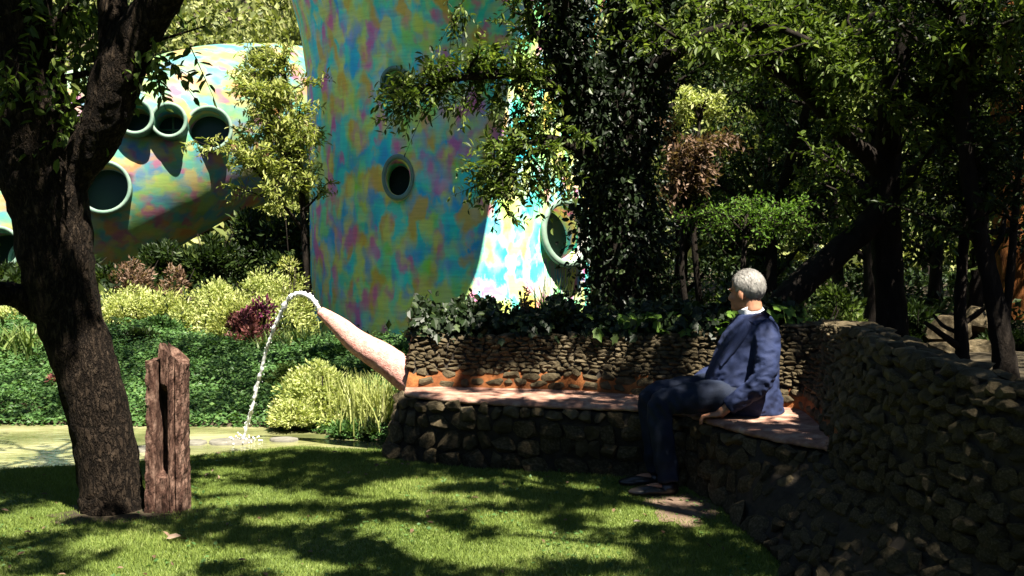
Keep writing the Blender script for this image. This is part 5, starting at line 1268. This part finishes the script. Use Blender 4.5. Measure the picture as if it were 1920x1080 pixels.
def small_tree(label, px, py, d, rx, rz, m, leaf, n, seed, name='small_tree', K=24, width=.42):
    rng = np.random.default_rng(seed); c = pix(px, py, d); g = float(height(c.x, d)); t = empty(name, (c.x, d, g), label, 'tree')
    mb = MB(); add_tube(mb, [(c.x + .1, d, g - .1), (c.x - .05, d, g + (c.z - g) * .5), (c.x, d, c.z)], [.05, .035, .02], 6)
    LBs = [(crom(np.array([(c.x, d, c.z - rz * 1.2), (c.x + e[0] * .5, d + e[1] * .5, c.z + e[2] * .4), (c.x + e[0], d + e[1], c.z + e[2])]), 8), np.linspace(.014, .004, 8)) for e in [rvec(1, rng)[0] * [rx, rx * .8, rz] for _ in range(9)]]
    sc_, A, D, Ln = branch_out(rng, LBs, K, rx * .5, 12, .16, .15, .1); add_limbs(mb, sc_ + LBs, 4, .05, rng)
    mb.build('trunk', M['bark_dark'], t); p, dd, nr, L, tw_ = sprays(A, D, Ln, max(3, n // (K * 12)), leaf, rng, .3)
    link('crown', leaf_mesh('crown', p, dd, nr, L, m, width, 'diamond', rng, None, (tw_[0], tw_[1], .003), M['bark_dark']), t); return t
small_tree('small tree of dry brown leaves beside the ivy clad trunk', 1288, 300, 11.0, .40, .50, M['lf_brown'], .07, 3600, 401, K=60)
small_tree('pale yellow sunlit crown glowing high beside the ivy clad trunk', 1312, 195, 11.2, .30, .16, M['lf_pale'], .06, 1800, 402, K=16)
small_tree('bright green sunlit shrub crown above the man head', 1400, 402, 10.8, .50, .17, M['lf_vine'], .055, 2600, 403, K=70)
GK = 'rocks lying beyond the bench wall'
for i, (px, py, d, s, lab) in enumerate([(1775, 610, 10.6, .36, 'largest pale rock between the forked trunk and the thin trunk'), (1840, 600, 11.2, .42, 'pale rock behind the thin crooked trunk'), (1838, 650, 10.2, .30, 'rock low down between thin trunk and slim fork'), (1545, 622, 9.6, .26, 'grey rock showing just above the wall by the forked trunk'), (1765, 655, 10.0, .24, 'small rock at the foot of the thin crooked trunk')]):
    c = pix(px, py, d); o = link('rock', SV[i * 2].copy()); o.location = c - Vector((0, 0, s * .12)); o.scale = (s * 1.5, s * 1.1, s * .9); o.rotation_euler = (.2 * i, .1, i * 1.3); tag(o, lab, 'rock', GK)

def far_leaves(seed, n, rx, rz, leaf):
    rng = np.random.default_rng(seed); p, d, nr, L, tint = blob(rng, 26, n, (rx, rx, rz), .30 * rx, leaf, .3, zmin=0); return p, d, nr, L, tint
FP = []
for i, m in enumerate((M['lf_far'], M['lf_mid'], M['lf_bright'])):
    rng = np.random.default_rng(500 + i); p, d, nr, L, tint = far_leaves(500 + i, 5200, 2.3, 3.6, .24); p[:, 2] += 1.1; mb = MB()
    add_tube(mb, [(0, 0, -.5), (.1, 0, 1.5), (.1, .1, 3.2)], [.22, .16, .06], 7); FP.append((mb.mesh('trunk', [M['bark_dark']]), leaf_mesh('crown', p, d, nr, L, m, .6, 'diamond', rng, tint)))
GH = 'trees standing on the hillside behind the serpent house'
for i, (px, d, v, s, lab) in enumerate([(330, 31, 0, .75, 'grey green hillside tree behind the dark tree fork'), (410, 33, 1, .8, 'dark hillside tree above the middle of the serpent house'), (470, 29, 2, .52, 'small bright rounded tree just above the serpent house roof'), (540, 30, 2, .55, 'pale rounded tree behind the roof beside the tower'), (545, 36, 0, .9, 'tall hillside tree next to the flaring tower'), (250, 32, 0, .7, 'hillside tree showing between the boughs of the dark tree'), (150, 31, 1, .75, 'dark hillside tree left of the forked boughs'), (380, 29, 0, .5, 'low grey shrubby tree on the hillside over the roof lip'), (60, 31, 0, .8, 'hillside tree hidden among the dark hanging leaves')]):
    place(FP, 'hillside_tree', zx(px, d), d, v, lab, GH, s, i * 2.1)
# unseen wood to the sides and behind the viewer, added to block skylight
def wood(name, spots, seed, m, per=4):
    rng = np.random.default_rng(seed); PP, DD, NN, LL, TT_ = [], [], [], [], []
    pr = [far_leaves(seed + q, 2600, 2.4, 4.4, .30) for q in range(per)]
    for q, (x, y) in enumerate(spots):
        p, d, nr, L, tint = pr[q % per]; a = rng.uniform(0, 6.28); ca, sa = math.cos(a), math.sin(a); s = rng.uniform(.85, 1.3); Rm = np.array([[ca, -sa, 0], [sa, ca, 0], [0, 0, 1]])
        PP.append(p @ Rm.T * s + [x, y, float(height(x, y)) + .1]); DD.append(d @ Rm.T); NN.append(nr @ Rm.T); LL.append(L * s); TT_.append(np.clip(tint + rng.normal(0, .15), 0, 1))
    tag(link(name, leaf_mesh(name, np.vstack(PP), np.vstack(DD), np.vstack(NN), np.concatenate(LL), m, .6, 'diamond', rng, np.concatenate(TT_))), kind='stuff')
rw = np.random.default_rng(15); sp_ = [(-7.5, 1), (-8, 4.2), (-8.8, 7.2), (-10, 10.5), (-10.5, 5), (-11, 8), (-9, -1)]
for q in range(46):
    an = R(-95 + 285 * (q + rw.uniform(-.3, .3)) / 46 - 75); rr_ = rw.uniform(8.5, 12) if q % 2 else rw.uniform(12, 19)
    x, y = rr_ * math.sin(an + math.pi), rr_ * math.cos(an + math.pi)
    if y > 5 and abs(x) < .62 * y + 2.5: continue
    sp_.append((x, y))
wood('surrounding_wood', sp_, 700, M['lf_dark'])
# the wood beyond, one mass
rng = np.random.default_rng(61); PP, DD, NN, LL, TT_ = [], [], [], [], []
protos = [far_leaves(600 + q, 3200, 2.6, 4.2, .30) for q in range(4)]
for q in range(95):
    y = rng.uniform(27, 66); x = rng.uniform(-.75, .75) * y + rng.normal(0, 2)
    if y < 40 and -14 < x < -5 and y < 33: continue
    if abs(x) < 4 and y < 30: continue
    p, d, nr, L, tint = protos[q % 4]; a = rng.uniform(0, 6.28); ca, sa = math.cos(a), math.sin(a); s = rng.uniform(.7, 1.25); Rm = np.array([[ca, -sa, 0], [sa, ca, 0], [0, 0, 1]])
    PP.append(p @ Rm.T * s + [x, y, float(height(x, y)) + .6]); DD.append(d @ Rm.T); NN.append(nr @ Rm.T); LL.append(L * s); TT_.append(np.clip(tint + rng.normal(0, .15), 0, 1))
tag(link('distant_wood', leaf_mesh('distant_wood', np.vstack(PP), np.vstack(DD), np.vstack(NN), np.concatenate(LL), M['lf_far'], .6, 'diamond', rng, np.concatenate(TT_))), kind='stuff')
print('TRIS', sum(len(o.data.loop_triangles) if o.data.loop_triangles else len(o.data.polygons) * 1.5 for o in S.objects if o.type == 'MESH'))
